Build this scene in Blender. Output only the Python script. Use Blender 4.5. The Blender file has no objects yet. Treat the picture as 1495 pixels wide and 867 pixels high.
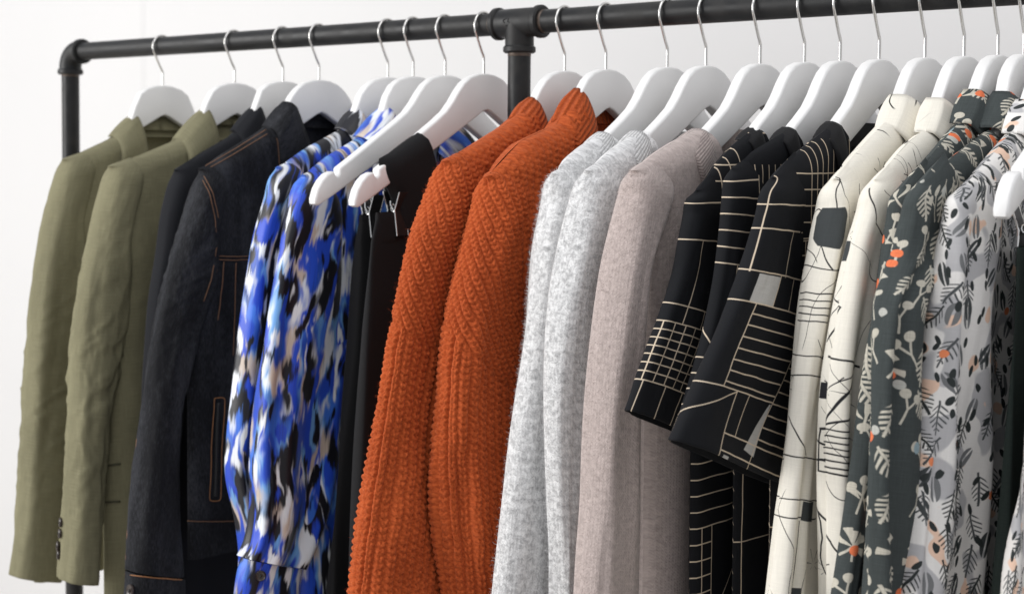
import bpy, math, random
import numpy as np
from mathutils import Matrix, Vector

# ------------------------------------------------------------------ camera, world, lights, exposure
scene = bpy.context.scene
RZ = 1.55                                   # height of the rail's axis above the floor
CAM = dict(yaw=0.66323, pitch=0.04478, roll=0.0068, f=1978.8, x=0.96456, y=-1.24642, z=-0.14507, y0=305.7)


def cam_axes():
    yw, pt, rl = CAM['yaw'], CAM['pitch'], CAM['roll']
    f = np.array([-math.sin(yw)*math.cos(pt), math.cos(yw)*math.cos(pt), -math.sin(pt)])
    r = np.array([math.cos(yw), math.sin(yw), 0.0])
    u = np.cross(r, f)
    return r*math.cos(rl)+u*math.sin(rl), u*math.cos(rl)-r*math.sin(rl), f


CR, CU, CF = cam_axes()
CO = np.array([CAM['x'], CAM['y'], CAM['z']])
cd = bpy.data.cameras.new('camera')
cam = bpy.data.objects.new('camera', cd)
scene.collection.objects.link(cam)
cd.sensor_width = 36.0
cd.lens = CAM['f']*36.0/1495.0
cd.shift_y = -(433.5-CAM['y0'])/1495.0
cd.clip_start, cd.clip_end = 0.05, 60
cam.matrix_world = Matrix(((CR[0], CU[0], -CF[0], CO[0]), (CR[1], CU[1], -CF[1], CO[1]),
                           (CR[2], CU[2], -CF[2], CO[2]+RZ), (0, 0, 0, 1)))
cd.dof.use_dof = True
cd.dof.focus_distance = 1.22
cd.dof.aperture_fstop = 8.0
scene.camera = cam

world = bpy.data.worlds.new('World')
scene.world = world
world.use_nodes = True
bgn = world.node_tree.nodes['Background']
bgn.inputs['Color'].default_value = (0.93, 0.95, 1.0, 1)
bgn.inputs['Strength'].default_value = 0.53


def area(name, loc, target, sx, sy, power, col):
    l = bpy.data.lights.new(name, 'AREA')
    l.shape = 'RECTANGLE'
    l.size, l.size_y, l.energy, l.color = sx, sy, power, col
    o = bpy.data.objects.new(name, l)
    scene.collection.objects.link(o)
    o.location = loc
    o.rotation_euler = (Vector(target)-Vector(loc)).to_track_quat('-Z', 'Y').to_euler()
    return o


area('window_light', (-2.7, -2.8, 2.05), (-0.3, 0.2, 1.1), 2.3, 2.1, 108, (1.0, 0.985, 0.96))
area('ceiling_bounce', (0.5, -0.9, 3.3), (0.2, 0.1, 1.2), 2.4, 1.8, 22, (1.0, 0.99, 0.98))
scene.view_settings.view_transform = 'Standard'
scene.view_settings.look = 'None'
scene.view_settings.exposure = 0.23
scene.view_settings.gamma = 1.0
scene.cycles.max_bounces = 8
scene.cycles.diffuse_bounces = 4
scene.cycles.use_denoising = True

# ------------------------------------------------------------------ pixel <-> rack plane
SIN, COS = math.sin(CAM['yaw']), math.cos(CAM['yaw'])


def onplane(x, y, X, nn=0.0):
    """photo pixel -> (a, z) on the vertical plane of the hanger hung at X (a: towards the viewer, z from rail axis)"""
    d = CF+CR*(x-747.5)/CAM['f']-CU*(y-CAM['y0'])/CAM['f']
    t = (X+nn-CO[0])/d[0]
    P = CO+d*t
    return -P[1], P[2]


def project(P):
    d = np.asarray(P, float)-CO
    z = d@CF
    return np.stack([747.5+CAM['f']*(d@CR)/z, CAM['y0']-CAM['f']*(d@CU)/z], -1)


# ------------------------------------------------------------------ numeric helpers
def noise2(x, y, seed=0):
    x = np.asarray(x, float)
    y = np.asarray(y, float)
    x, y = np.broadcast_arrays(x, y)
    xi, yi = np.floor(x).astype(np.int64), np.floor(y).astype(np.int64)
    xf, yf = x-xi, y-yi

    def h(i, j):
        n = (i*374761393+j*668265263+seed*1442695041) & 0x7fffffff
        n = ((n ^ (n >> 13))*1274126177) & 0x7fffffff
        n = n ^ (n >> 16)
        return (n % 65536)/32767.5-1.0
    u = xf*xf*xf*(xf*(xf*6-15)+10)
    v = yf*yf*yf*(yf*(yf*6-15)+10)
    return (h(xi, yi)*(1-u)+h(xi+1, yi)*u)*(1-v)+(h(xi, yi+1)*(1-u)+h(xi+1, yi+1)*u)*v


def fbm(x, y, seed=0, o=3):
    s, a = 0, 1.0
    for k in range(o):
        s = s+a*noise2(np.asarray(x)*2**k, np.asarray(y)*2**k, seed+k*17)
        a *= 0.5
    return s


def hermite(xs, ys, q):
    """smooth monotone-ish cubic through points; ys (N,) or (N,k)"""
    xs = np.asarray(xs, float)
    ys = np.asarray(ys, float)
    one = ys.ndim == 1
    if one:
        ys = ys[:, None]
    h = np.diff(xs)[:, None]
    dl = np.diff(ys, axis=0)/h
    m = np.zeros_like(ys)
    m[1:-1] = 0.5*(dl[1:]+dl[:-1])
    m[0], m[-1] = dl[0], dl[-1]
    q = np.asarray(q, float)
    i = np.clip(np.searchsorted(xs, q, side='right')-1, 0, len(xs)-2)
    t = np.clip((q-xs[i])/(xs[i+1]-xs[i]), 0, 1)[:, None]
    hh = h[i]
    r = (2*t**3-3*t**2+1)*ys[i]+(t**3-2*t**2+t)*hh*m[i]+(-2*t**3+3*t**2)*ys[i+1]+(t**3-t**2)*hh*m[i+1]
    return r[:, 0] if one else r


def sstep(x, a, b):
    t = np.clip((np.asarray(x, float)-a)/(b-a), 0, 1)
    return t*t*(3-2*t)


# ------------------------------------------------------------------ object helpers
COL = scene.collection


def tag(o, label, cat, group=None, kind=None):
    if label:
        o['label'] = label
    if cat:
        o['category'] = cat
    if group:
        o['group'] = group
    if kind:
        o['kind'] = kind
    return o


def empty(name, loc):
    o = bpy.data.objects.new(name, None)
    COL.objects.link(o)
    o.location = loc
    o.empty_display_size = 0.05
    return o


def mesh_obj(name, verts, faces, mat, parent=None, uv=None, smooth=True, loc=None):
    me = bpy.data.meshes.new(name)
    verts = np.asarray(verts, float).reshape(-1, 3)
    nv = len(verts)
    if isinstance(faces, np.ndarray):
        nf, k = faces.shape
        me.vertices.add(nv)
        me.vertices.foreach_set('co', verts.ravel().astype(np.float32))
        me.loops.add(nf*k)
        me.loops.foreach_set('vertex_index', faces.ravel().astype(np.int32))
        me.polygons.add(nf)
        me.polygons.foreach_set('loop_start', np.arange(0, nf*k, k, dtype=np.int32))
        me.update(calc_edges=True)
        if uv is not None:
            lay = me.uv_layers.new(name='UVMap')
            lay.data.foreach_set('uv', np.asarray(uv, float).reshape(-1, 2)[faces.ravel()].ravel().astype(np.float32))
    else:
        me.from_pydata(verts.tolist(), [], faces)
        me.update()
    me.polygons.foreach_set('use_smooth', np.full(len(me.polygons), smooth, dtype=bool))
    if mat:
        me.materials.append(mat)
    o = bpy.data.objects.new(name, me)
    COL.objects.link(o)
    if parent:
        o.parent = parent
    if loc is not None:
        o.location = loc
    return o


def grid_faces(R, C, flip=False):
    i = np.arange(R-1)[:, None]
    j = np.arange(C-1)[None, :]
    a = i*C+j
    f = np.stack([a, a+1, a+C+1, a+C], -1).reshape(-1, 4)
    return f[:, ::-1].copy() if flip else f


class MB:
    """collects shapes into one mesh"""
    def __init__(s):
        s.v, s.f = [], []

    def add(s, v, f):
        b = len(s.v)
        s.v += [tuple(map(float, p)) for p in v]
        s.f += [tuple(int(b+i) for i in q) for q in f]

    def tube(s, pts, r, seg=12, cap=True):
        pts = np.asarray(pts, float)
        n = len(pts)
        rr = np.full(n, r) if np.isscalar(r) else np.asarray(r, float)
        T = np.gradient(pts, axis=0)
        T /= np.linalg.norm(T, axis=1)[:, None]+1e-12
        up = np.array([0, 0, 1.0]) if abs(T[0][2]) < 0.9 else np.array([1.0, 0, 0])
        rings = []
        N = np.cross(T[0], up)
        N /= np.linalg.norm(N)
        for i in range(n):
            N = N-T[i]*(N@T[i])
            N /= np.linalg.norm(N)+1e-12
            B = np.cross(T[i], N)
            th = np.linspace(0, 2*np.pi, seg, endpoint=False)
            rings.append(pts[i]+rr[i]*(np.cos(th)[:, None]*N+np.sin(th)[:, None]*B))
        v = np.concatenate(rings)
        f = []
        for i in range(n-1):
            for j in range(seg):
                k = (j+1) % seg
                f.append((i*seg+j, i*seg+k, (i+1)*seg+k, (i+1)*seg+j))
        if cap:
            f.append(tuple(range(seg))[::-1])
            f.append(tuple((n-1)*seg+j for j in range(seg)))
        s.add(v, f)
        return s

    def lathe(s, prof, origin, axis, seg=40):
        """prof: (radius, along) list, around axis"""
        ax = np.asarray(axis, float)
        ax /= np.linalg.norm(ax)
        u = np.cross(ax, [0, 0, 1.0]) if abs(ax[2]) < .9 else np.cross(ax, [1.0, 0, 0])
        u /= np.linalg.norm(u)
        w = np.cross(ax, u)
        th = np.linspace(0, 2*np.pi, seg, endpoint=False)
        v, f = [], []
        for r, l in prof:
            v += list(np.asarray(origin)+ax*l+r*(np.cos(th)[:, None]*u+np.sin(th)[:, None]*w))
        for i in range(len(prof)-1):
            for j in range(seg):
                k = (j+1) % seg
                f.append((i*seg+j, i*seg+k, (i+1)*seg+k, (i+1)*seg+j))
        f.append(tuple(range(seg))[::-1])
        f.append(tuple((len(prof)-1)*seg+j for j in range(seg)))
        s.add(v, f)
        return s

    def box(s, c, sz, M=None):
        c = np.asarray(c, float)
        p = np.array([(x, y, z) for x in (-.5, .5) for y in (-.5, .5) for z in (-.5, .5)])*np.asarray(sz, float)
        if M is not None:
            p = p@np.asarray(M).T
        s.add(p+c, [(0, 1, 3, 2), (4, 6, 7, 5), (0, 4, 5, 1), (2, 3, 7, 6), (0, 2, 6, 4), (1, 5, 7, 3)])
        return s

    def build(s, name, mat, parent=None, smooth=True, bevel=0, auto=True):
        o = mesh_obj(name, s.v, s.f, mat, parent, smooth=smooth)
        if bevel:
            m = o.modifiers.new('bevel', 'BEVEL')
            m.width, m.segments, m.limit_method = bevel, 2, 'ANGLE'
        if auto and smooth:
            import bmesh
            bm = bmesh.new()
            bm.from_mesh(o.data)
            for e in bm.edges:
                if len(e.link_faces) == 2 and e.calc_face_angle(0) > 0.7:
                    e.smooth = False
            bm.to_mesh(o.data)
            bm.free()
        return o


# ------------------------------------------------------------------ node language
class X_:
    """a float socket with operators"""
    def __init__(s, g, k):
        s.g, s.k = g, k

    def _b(s, op, o, rev=False):
        return s.g.math(op, o, s) if rev else s.g.math(op, s, o)
    def __add__(s, o): return s._b('ADD', o)
    def __radd__(s, o): return s._b('ADD', o)
    def __sub__(s, o): return s._b('SUBTRACT', o)
    def __rsub__(s, o): return s._b('SUBTRACT', o, True)
    def __mul__(s, o): return s._b('MULTIPLY', o)
    def __rmul__(s, o): return s._b('MULTIPLY', o)
    def __truediv__(s, o): return s._b('DIVIDE', o)
    def __neg__(s): return s*-1.0
    def abs(s): return s.g.math('ABSOLUTE', s)
    def frac(s): return s.g.math('FRACT', s)
    def floor(s): return s.g.math('FLOOR', s)
    def lt(s, o): return s.g.math('LESS_THAN', s, o)
    def gt(s, o): return s.g.math('GREATER_THAN', s, o)
    def max(s, o): return s.g.math('MAXIMUM', s, o)
    def min(s, o): return s.g.math('MINIMUM', s, o)
    def sin(s): return s.g.math('SINE', s)
    def cos(s): return s.g.math('COSINE', s)
    def sqrt(s): return s.g.math('SQRT', s)
    def pw(s, o): return s.g.math('POWER', s, o)


class G_:
    def __init__(s, name):
        s.mat = bpy.data.materials.new(name)
        s.mat.use_nodes = True
        s.nt = s.mat.node_tree
        s.N, s.L = s.nt.nodes, s.nt.links
        s.bsdf = s.N['Principled BSDF']
        s.tc = s.N.new('ShaderNodeTexCoord')
        s._uv = None

    def put(s, sock, val):
        if isinstance(val, X_):
            s.L.new(val.k, sock)
        elif hasattr(val, 'is_output'):
            s.L.new(val, sock)
        else:
            sock.default_value = val

    def math(s, op, *a):
        n = s.N.new('ShaderNodeMath')
        n.operation = op
        for i, v in enumerate(a):
            s.put(n.inputs[i], v)
        return X_(s, n.outputs[0])

    def uv(s):
        if s._uv is None:
            n = s.N.new('ShaderNodeSeparateXYZ')
            s.L.new(s.tc.outputs['UV'], n.inputs[0])
            s._uv = (X_(s, n.outputs[0]), X_(s, n.outputs[1]))
        return s._uv

    def vec(s, x, y, z=0.0):
        n = s.N.new('ShaderNodeCombineXYZ')
        for i, v in enumerate((x, y, z)):
            s.put(n.inputs[i], v)
        return n.outputs[0]

    def noise(s, vec, scale=1.0, detail=2.0, rough=0.5, dist=0.0, dim='3D'):
        n = s.N.new('ShaderNodeTexNoise')
        n.noise_dimensions = dim
        s.put(n.inputs['Vector'], vec)
        n.inputs['Scale'].default_value = scale
        n.inputs['Detail'].default_value = detail
        n.inputs['Roughness'].default_value = rough
        n.inputs['Distortion'].default_value = dist
        return X_(s, n.outputs[0])

    def vor(s, vec, scale=1.0, rand=1.0, feature='F1', metric='EUCLIDEAN', smooth=0.5):
        n = s.N.new('ShaderNodeTexVoronoi')
        n.voronoi_dimensions = '2D'
        n.feature = feature
        n.distance = metric
        s.put(n.inputs['Vector'], vec)
        n.inputs['Scale'].default_value = scale
        n.inputs['Randomness'].default_value = rand
        if feature == 'SMOOTH_F1':
            n.inputs['Smoothness'].default_value = smooth
        sep = s.N.new('ShaderNodeSeparateColor')
        s.L.new(n.outputs['Color'], sep.inputs[0])
        ps = s.N.new('ShaderNodeSeparateXYZ')
        s.L.new(n.outputs['Position'], ps.inputs[0])
        return dict(d=X_(s, n.outputs['Distance']), r=X_(s, sep.outputs[0]), g=X_(s, sep.outputs[1]), b=X_(s, sep.outputs[2]),
                    px=X_(s, ps.outputs[0]), py=X_(s, ps.outputs[1]))

    def step(s, e, a, b, lo=0.0, hi=1.0):
        n = s.N.new('ShaderNodeMapRange')
        n.interpolation_type = 'SMOOTHSTEP'
        s.put(n.inputs[0], e)
        for i, v in zip((1, 2, 3, 4), (a, b, lo, hi)):
            n.inputs[i].default_value = v
        return X_(s, n.outputs[0])

    def mix(s, a, b, f):
        n = s.N.new('ShaderNodeMix')
        n.data_type = 'RGBA'
        s.put(n.inputs[0], f)
        for k, v in ((6, a), (7, b)):
            if isinstance(v, tuple):
                n.inputs[k].default_value = (*v[:3], 1)
            else:
                s.L.new(v, n.inputs[k])
        return n.outputs[2]

    def ramp(s, e, stops, const=False):
        n = s.N.new('ShaderNodeValToRGB')
        cr = n.color_ramp
        cr.interpolation = 'CONSTANT' if const else 'LINEAR'
        while len(cr.elements) < len(stops):
            cr.elements.new(0.5)
        for el, (p, c) in zip(cr.elements, stops):
            el.position = p
            el.color = (*c, 1)
        s.put(n.inputs[0], e)
        return n.outputs[0]

    def bump(s, h, strength=0.5, dist=0.001, prev=None):
        n = s.N.new('ShaderNodeBump')
        n.inputs['Strength'].default_value = strength
        n.inputs['Distance'].default_value = dist
        s.put(n.inputs['Height'], h)
        if prev is not None:
            s.L.new(prev, n.inputs['Normal'])
        return n.outputs[0]

    def out(s, color, rough=0.8, bump=None, metallic=0.0, sheen=0.0, spec=0.3, sheen_col=None):
        if isinstance(color, tuple):
            s.bsdf.inputs['Base Color'].default_value = (*color, 1)
        else:
            s.L.new(color, s.bsdf.inputs['Base Color'])
        s.put(s.bsdf.inputs['Roughness'], rough)
        s.bsdf.inputs['Metallic'].default_value = metallic
        s.bsdf.inputs['Specular IOR Level'].default_value = spec
        if sheen:
            s.bsdf.inputs['Sheen Weight'].default_value = sheen
            s.bsdf.inputs['Sheen Roughness'].default_value = 0.5
            if sheen_col:
                s.bsdf.inputs['Sheen Tint'].default_value = (*sheen_col, 1)
        if bump is not None:
            s.L.new(bump, s.bsdf.inputs['Normal'])
        return s.mat


# ------------------------------------------------------------------ materials
def m_simple(name, col, rough=0.5, metallic=0.0, spec=0.5, nscale=0, namp=0.15, bump=0.0):
    g = G_(name)
    c, b = col, None
    if nscale:
        n = g.noise(g.tc.outputs['Object'], nscale, 4, 0.6)
        c = g.mix(tuple(v*(1-namp) for v in col), tuple(min(1, v*(1+namp)) for v in col), n)
        if bump:
            b = g.bump(n, 0.5, bump)
    return g.out(c, rough, b, metallic, spec=spec)


def m_weave(name, col, tint=0.18, thread=0.0009, slub=0.35, bump=0.0004, rough=0.9, sheen=0.0, dark=None, slubv=None):
    """woven cloth with uneven threads both ways"""
    g = G_(name)
    u, v = g.uv()
    wa = g.noise(g.vec(u*(1/thread), v*40), 1.0, 2, 0.6, dim='2D')
    we = g.noise(g.vec(u*40, v*(1/thread)), 1.0, 2, 0.6, dim='2D')
    big = g.noise(g.vec(u*18, v*9), 1.0, 3, 0.55, dim='2D')
    th = wa*0.5+we*0.5
    if slubv:
        th = wa*0.75+we*0.25
    f = g.step(th*(1-slub)+big*slub, 0.3, 0.7)
    lo = dark or tuple(c*(1-tint) for c in col)
    c = g.mix(lo, tuple(min(1, c*(1+tint)) for c in col), f)
    h = (u*(6.2832/(thread*1.6))).sin()*(v*(6.2832/(thread*1.6))).sin()*0.3+th*1.4
    return g.out(c, rough, g.bump(h, 0.6, bump), sheen=sheen, spec=0.2)


def m_denim(name):
    g = G_(name)
    u, v = g.uv()
    slub = g.noise(g.vec(u*900, v*130), 1.0, 4, 0.7, dim='2D')
    patch = g.noise(g.vec(u*30, v*7), 1.0, 3, 0.6, dim='2D')
    fade = g.step(slub*0.55+patch*0.45, 0.40, 0.70)
    c = g.mix((0.009, 0.0095, 0.0115), (0.042, 0.044, 0.051), fade)
    tw = ((u+v)*(6.2832/0.0016)).sin()
    return g.out(c, 0.85, g.bump(tw*0.5+slub, 0.6, 0.0004), spec=0.15)


def m_black(name, col=(0.008, 0.008, 0.009), rough=0.8):
    g = G_(name)
    u, v = g.uv()
    w = g.noise(g.vec(u*900, v*300), 1.0, 2, 0.5, dim='2D')
    c = g.mix(tuple(x*0.8 for x in col), tuple(x*1.35 for x in col), w)
    return g.out(c, rough, g.bump(w, 0.4, 0.0003), sheen=0.03, spec=0.2)


def m_knit_orange(name, rib=0.0):
    g = G_(name)
    u, v = g.uv()
    f = g.noise(g.vec(u*420, v*420), 1.0, 3, 0.65, dim='2D')
    b = g.noise(g.vec(u*12, v*12), 1.0, 2, 0.5, dim='2D')
    c = g.mix((0.30, 0.050, 0.013), (0.53, 0.108, 0.030), g.step(f*0.7+b*0.3, 0.3, 0.7))
    h = g.noise(g.vec(u*900, v*900), 1.0, 3, 0.7, dim='2D')
    if rib:
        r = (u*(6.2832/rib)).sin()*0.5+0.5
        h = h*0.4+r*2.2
        return g.out(g.mix(c, (0.20, 0.030, 0.008), g.step(r, 0.45, 0.0)*0.5), 0.95, g.bump(h, 0.8, 0.0014), sheen=0.15, spec=0.1, sheen_col=(1.0, 0.55, 0.35))  # shade in the rib grooves is painted into the colour
    return g.out(c, 0.95, g.bump(h, 0.6, 0.0006), sheen=0.15, spec=0.1, sheen_col=(1.0, 0.55, 0.35))


def m_knit_fine(name, light, dark, pitch=0.0032, contrast=(0.36, 0.66), rib=0.0, flow=(34, 46), sheen=0.25):
    """felted melange jersey: fine stitch columns + flecks"""
    g = G_(name)
    u, v = g.uv()
    wob = g.noise(g.vec(u*30, v*30), 1.0, 2, 0.5, dim='2D')
    fl = g.noise(g.vec(u*flow[0]*3.6, v*flow[1]*3.6), 1.0, 5, 0.72, 0.5, dim='2D')
    fine = g.noise(g.vec(u*330, v*180), 1.0, 3, 0.7, dim='2D')
    f = g.step(fl*0.62+fine*0.38, contrast[0], contrast[1])
    c = g.mix(dark, light, f)
    uu = (u/pitch+wob*0.5).frac()-0.5
    col = (1.0-(uu.abs()*2.0).pw(2.0))
    vst = ((v/(pitch*0.85)+uu.abs()*1.2)*6.2832).sin()
    h = col*0.22+vst*0.10+fine*0.9+fl*0.35
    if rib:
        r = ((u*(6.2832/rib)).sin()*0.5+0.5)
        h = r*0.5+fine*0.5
        c = g.mix(c, tuple(x*0.62 for x in dark), g.step(r, 0.55, 0.0)*0.75)  # groove shade between ribs comes from darker colour, little from relief
    return g.out(c, 0.95, g.bump(h, 0.8, 0.0011 if rib else 0.0008), sheen=sheen, spec=0.1)


def m_blue_print(name, off=0.0):
    """brush-smeared abstract print: soft upright dabs with streaked ends"""
    g = G_(name)
    u0, v0 = g.uv()
    wx = g.noise(g.vec(u0*40+off, v0*18), 1.0, 2, 0.5, dim='2D')-0.5
    wy = g.noise(g.vec(u0*30+7+off, v0*14+3), 1.0, 2, 0.5, dim='2D')-0.5
    jag = g.noise(g.vec(u0*420+off, v0*10), 1.0, 2, 0.6, dim='2D')-0.5
    u = u0+wx*0.020+off
    v = v0+wy*0.026+jag*0.022+off*0.7
    def dab(k, fu, fv, lo, hi):
        return g.step(g.noise(g.vec(u*(fu*.95)+k*3.1, v*(fv*.86)+k*5.7), 1.0, 1.2, 0.4, dim='2D'), lo-.010, hi+.022)
    w = 0.0 if off < .1 else .025
    c = g.mix((0.016, 0.066, 0.42), (0.045, 0.165, 0.68), dab(1, 30, 12, .40, .60))
    c = g.mix(c, (0.15, 0.36, 0.72), dab(2, 48, 16, .50, .60))
    c = g.mix(c, (0.72, 0.76, 0.81), dab(4, 46, 17, .53, .62))
    c = g.mix(c, (0.55, 0.46, 0.39), dab(5, 38, 15, .55+w, .62+w))
    c = g.mix(c, (0.018, 0.075, 0.56), dab(6, 48, 16, .57-w, .63-w))
    c = g.mix(c, (0.005, 0.005, 0.009), dab(3, 46, 17, .525, .58))
    c = g.mix(c, (0.76, 0.78, 0.82), dab(8, 84, 24, .60, .69))
    c = g.mix(c, (0.016, 0.066, 0.54), dab(7, 70, 24, .59, .65))
    c = g.mix(c, (0.005, 0.005, 0.009), dab(9, 80, 26, .61, .66))
    st = g.noise(g.vec(u0*520, v0*12), 1.0, 2, 0.5, dim='2D')
    c = g.mix(c, (0.010, 0.012, 0.03), g.step(st, 0.58, 0.80)*0.35)
    return g.out(c, 0.42, g.bump(g.noise(g.vec(u0*1200, v0*1200), 1.0, 1, dim='2D'), 0.2, 0.0002), sheen=0.08, spec=0.35)


class Print:
    """flat line-print drawn with nodes in metres of cloth"""
    def __init__(s, name, base, warp=0.0004):
        s.g = G_(name)
        u, v = s.g.uv()
        w1 = s.g.noise(s.g.vec(u*28, v*28), 1.0, 2, 0.5, dim='2D')-0.5
        w2 = s.g.noise(s.g.vec(u*28+9, v*28+4), 1.0, 2, 0.5, dim='2D')-0.5
        s.u0, s.v0 = u, v
        s.u, s.v = u+w1*warp*4, v+w2*warp*4
        s.c = base
        s.m = None

    def box(s, u0, u1, v0, v1, soft=0.0003):
        e = ((s.u-(u0+u1)/2).abs()-(u1-u0)/2).max((s.v-(v0+v1)/2).abs()-(v1-v0)/2)
        return e

    def ink(s, m, col):
        s.c = s.g.mix(s.c, col, m)

    def acc(s, m):
        s.m = m if s.m is None else s.m.max(m)

    def fill(s, u0, u1, v0, v1, col):
        s.ink(s.g.step(s.box(u0, u1, v0, v1), 0.0004, -0.0004), col)

    def hlines(s, u0, u1, v0, v1, sp, w):
        inside = s.box(u0, u1, v0-w, v1+w).lt(0.0)
        d = (((s.v-v0)/sp+0.5).frac()-0.5).abs()*sp
        s.acc(s.g.step(d, w*0.5+0.0003, w*0.5-0.0003)*inside)

    def vlines(s, u0, u1, v0, v1, sp, w):
        inside = s.box(u0-w, u1+w, v0, v1).lt(0.0)
        d = (((s.u-u0)/sp+0.5).frac()-0.5).abs()*sp
        s.acc(s.g.step(d, w*0.5+0.0003, w*0.5-0.0003)*inside)

    def seg(s, ua, va, ub, vb, w):
        L = math.hypot(ub-ua, vb-va)
        dx, dy = (ub-ua)/L, (vb-va)/L
        al = (s.u-ua)*dx+(s.v-va)*dy
        pe = ((s.u-ua)*(-dy)+(s.v-va)*dx).abs()
        ed = (al-L/2).abs()-L/2
        s.acc(s.g.step(pe.max(ed), w*0.5+0.0003, w*0.5-0.0003))

    def quad(s, ua, va, ub, vb, w0, w1, col):
        """tapered bar"""
        L = math.hypot(ub-ua, vb-va)
        dx, dy = (ub-ua)/L, (vb-va)/L
        al = (s.u-ua)*dx+(s.v-va)*dy
        pe = ((s.u-ua)*(-dy)+(s.v-va)*dx).abs()
        hw = al*((w1-w0)/L/2)+w0/2
        s.ink(s.g.step((pe-hw).max((al-L/2).abs()-L/2), 0.0004, -0.0004), col)

    def flush(s, col):
        if s.m is not None:
            s.ink(s.m, col)
            s.m = None

    def done(s, rough=0.85, bump=0.0003, thread=0.0009, amt=0.14):
        g = s.g
        t = g.noise(g.vec(s.u0/thread, s.v0*60), 1.0, 2, 0.6, dim='2D')*0.5+g.noise(g.vec(s.u0*60, s.v0/thread), 1.0, 2, 0.6, dim='2D')*0.5
        n = g.N.new('ShaderNodeMix')
        n.data_type = 'RGBA'
        n.blend_type = 'MULTIPLY'
        n.inputs[0].default_value = 1.0
        if isinstance(s.c, tuple):
            n.inputs[6].default_value = (*s.c, 1)
        else:
            g.L.new(s.c, n.inputs[6])
        k = g.step(t, 0.3, 0.7, 1.0-amt, 1.0)
        g.L.new(g.vec(k, k, k), n.inputs[7])
        return g.out(n.outputs[2], rough, g.bump(t, 0.5, bump), spec=0.2)


INK = (0.70, 0.58, 0.44)
PALE = (0.50, 0.49, 0.47)
BLK = (0.0085, 0.0092, 0.0115)


def m_grid_a():
    """grid block near the hem, tall verticals above (sleeve)"""
    p = Print('black_cotton_grid_block', BLK)
    w = 0.0011
    p.hlines(-.2, .3, .014, .015, 1.0, w)
    p.hlines(-.2, .3, .047, .048, 1.0, w)
    p.hlines(-.2, .3, .110, .111, 1.0, w)
    p.vlines(.022, .2, .047, .110, .034, w)
    p.vlines(.050, .2, .014, .047, .06, w)
    p.vlines(.022, .2, .110, .127, .025, w)
    p.hlines(-.012, .078, .127, .187, .00857, w)
    p.vlines(-.012, .078, .127, .187, .01286, w)
    p.vlines(.003, .2, .187, .30, .027, w)
    p.hlines(-.2, -.03, .127, .30, .02, w)
    p.flush(INK)
    return p.done()


def m_grid_b():
    """horizontal rules with a pale block and slanted bars near the hem (sleeve)"""
    p = Print('black_cotton_ruled_block', BLK)
    w = 0.0011
    p.fill(.014, .046, .087, .113, PALE)
    p.quad(.1045, .192, .100, .236, .002, .021, PALE)
    p.fill(.055, .066, .246, .262, PALE)
    p.hlines(-.2, .3, .026, .027, 1.0, w)
    p.hlines(-.2, .3, .047, .048, 1.0, w)
    p.hlines(-.2, .3, .085, .086, 1.0, w)
    p.hlines(-.2, .3, .113, .114, 1.0, w)
    p.hlines(-.2, .108, .190, .191, 1.0, w)
    p.hlines(.048, .3, .228, .229, 1.0, w)
    p.hlines(.048, .3, .243, .244, 1.0, w)
    p.seg(.004, .0, .004, .086, w)
    p.seg(.050, .047, .054, .086, w)
    p.vlines(.046, .2, .086, .113, .028, w)
    p.hlines(.023, .106, .1225, .190, .0104, w)
    p.hlines(.108, .2, .118, .225, .0104, w)
    p.seg(.023, .113, .023, .190, w)
    p.seg(.107, .113, .107, .260, w)
    p.seg(-.013, .224, .046, .191, w)
    p.seg(.046, .190, .049, .262, w)
    p.seg(.066, .190, .067, .228, w)
    p.seg(-.012, .26, -.012, .226, w)
    p.flush(INK)
    return p.done()


def m_grid_c(name, ou, ov):
    """body cloth: irregular grid of blocks, each ruled its own way"""
    p = Print(name, BLK)
    g = p.g
    w = 0.0011
    u, v = p.u+ou, p.v+ov
    cu, cv = 0.074, 0.088
    row = (v/cv).floor()
    sh = (row*0.37).frac()*cu
    iu = ((u+sh)/cu).floor()
    fu = ((u+sh)/cu).frac()*cu
    fv = (v/cv).frac()*cv
    wn = g.N.new('ShaderNodeTexWhiteNoise')
    wn.noise_dimensions = '2D'
    g.L.new(g.vec(iu+0.5, row+0.5), wn.inputs['Vector'])
    sc = g.N.new('ShaderNodeSeparateColor')
    g.L.new(wn.outputs['Color'], sc.inputs[0])
    r1, r2 = X_(g, sc.outputs[0]), X_(g, sc.outputs[1])

    def ln(d):
        return g.step(d, w*.5+.0003, w*.5-.0003)
    m = ln(fu.min(cu-fu)).max(ln(fv.min(cv-fv)))
    hz = (((fv/.0147)+.5).frac()-.5).abs()*.0147
    vt = (((fu/.0148)+.5).frac()-.5).abs()*.0148
    half = ((fu-cu*.5).abs())
    diag = ((fu*0.766-fv*0.643)).abs()
    m = m.max(ln(hz)*r1.gt(0.35)*r1.lt(0.93))
    m = m.max(ln(vt)*r1.gt(0.62)*r1.lt(0.93))
    m = m.max(ln(half)*r1.lt(0.22))
    m = m.max(ln(diag)*r1.gt(0.22)*r1.lt(0.35))
    blk = g.step((half-.014).max((fv-cv*.5).abs()-.016), .0004, -.0004)*r2.gt(.80)*r1.lt(.35)
    p.ink(blk, PALE)
    p.ink(m, INK)
    return p.done()


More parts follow.
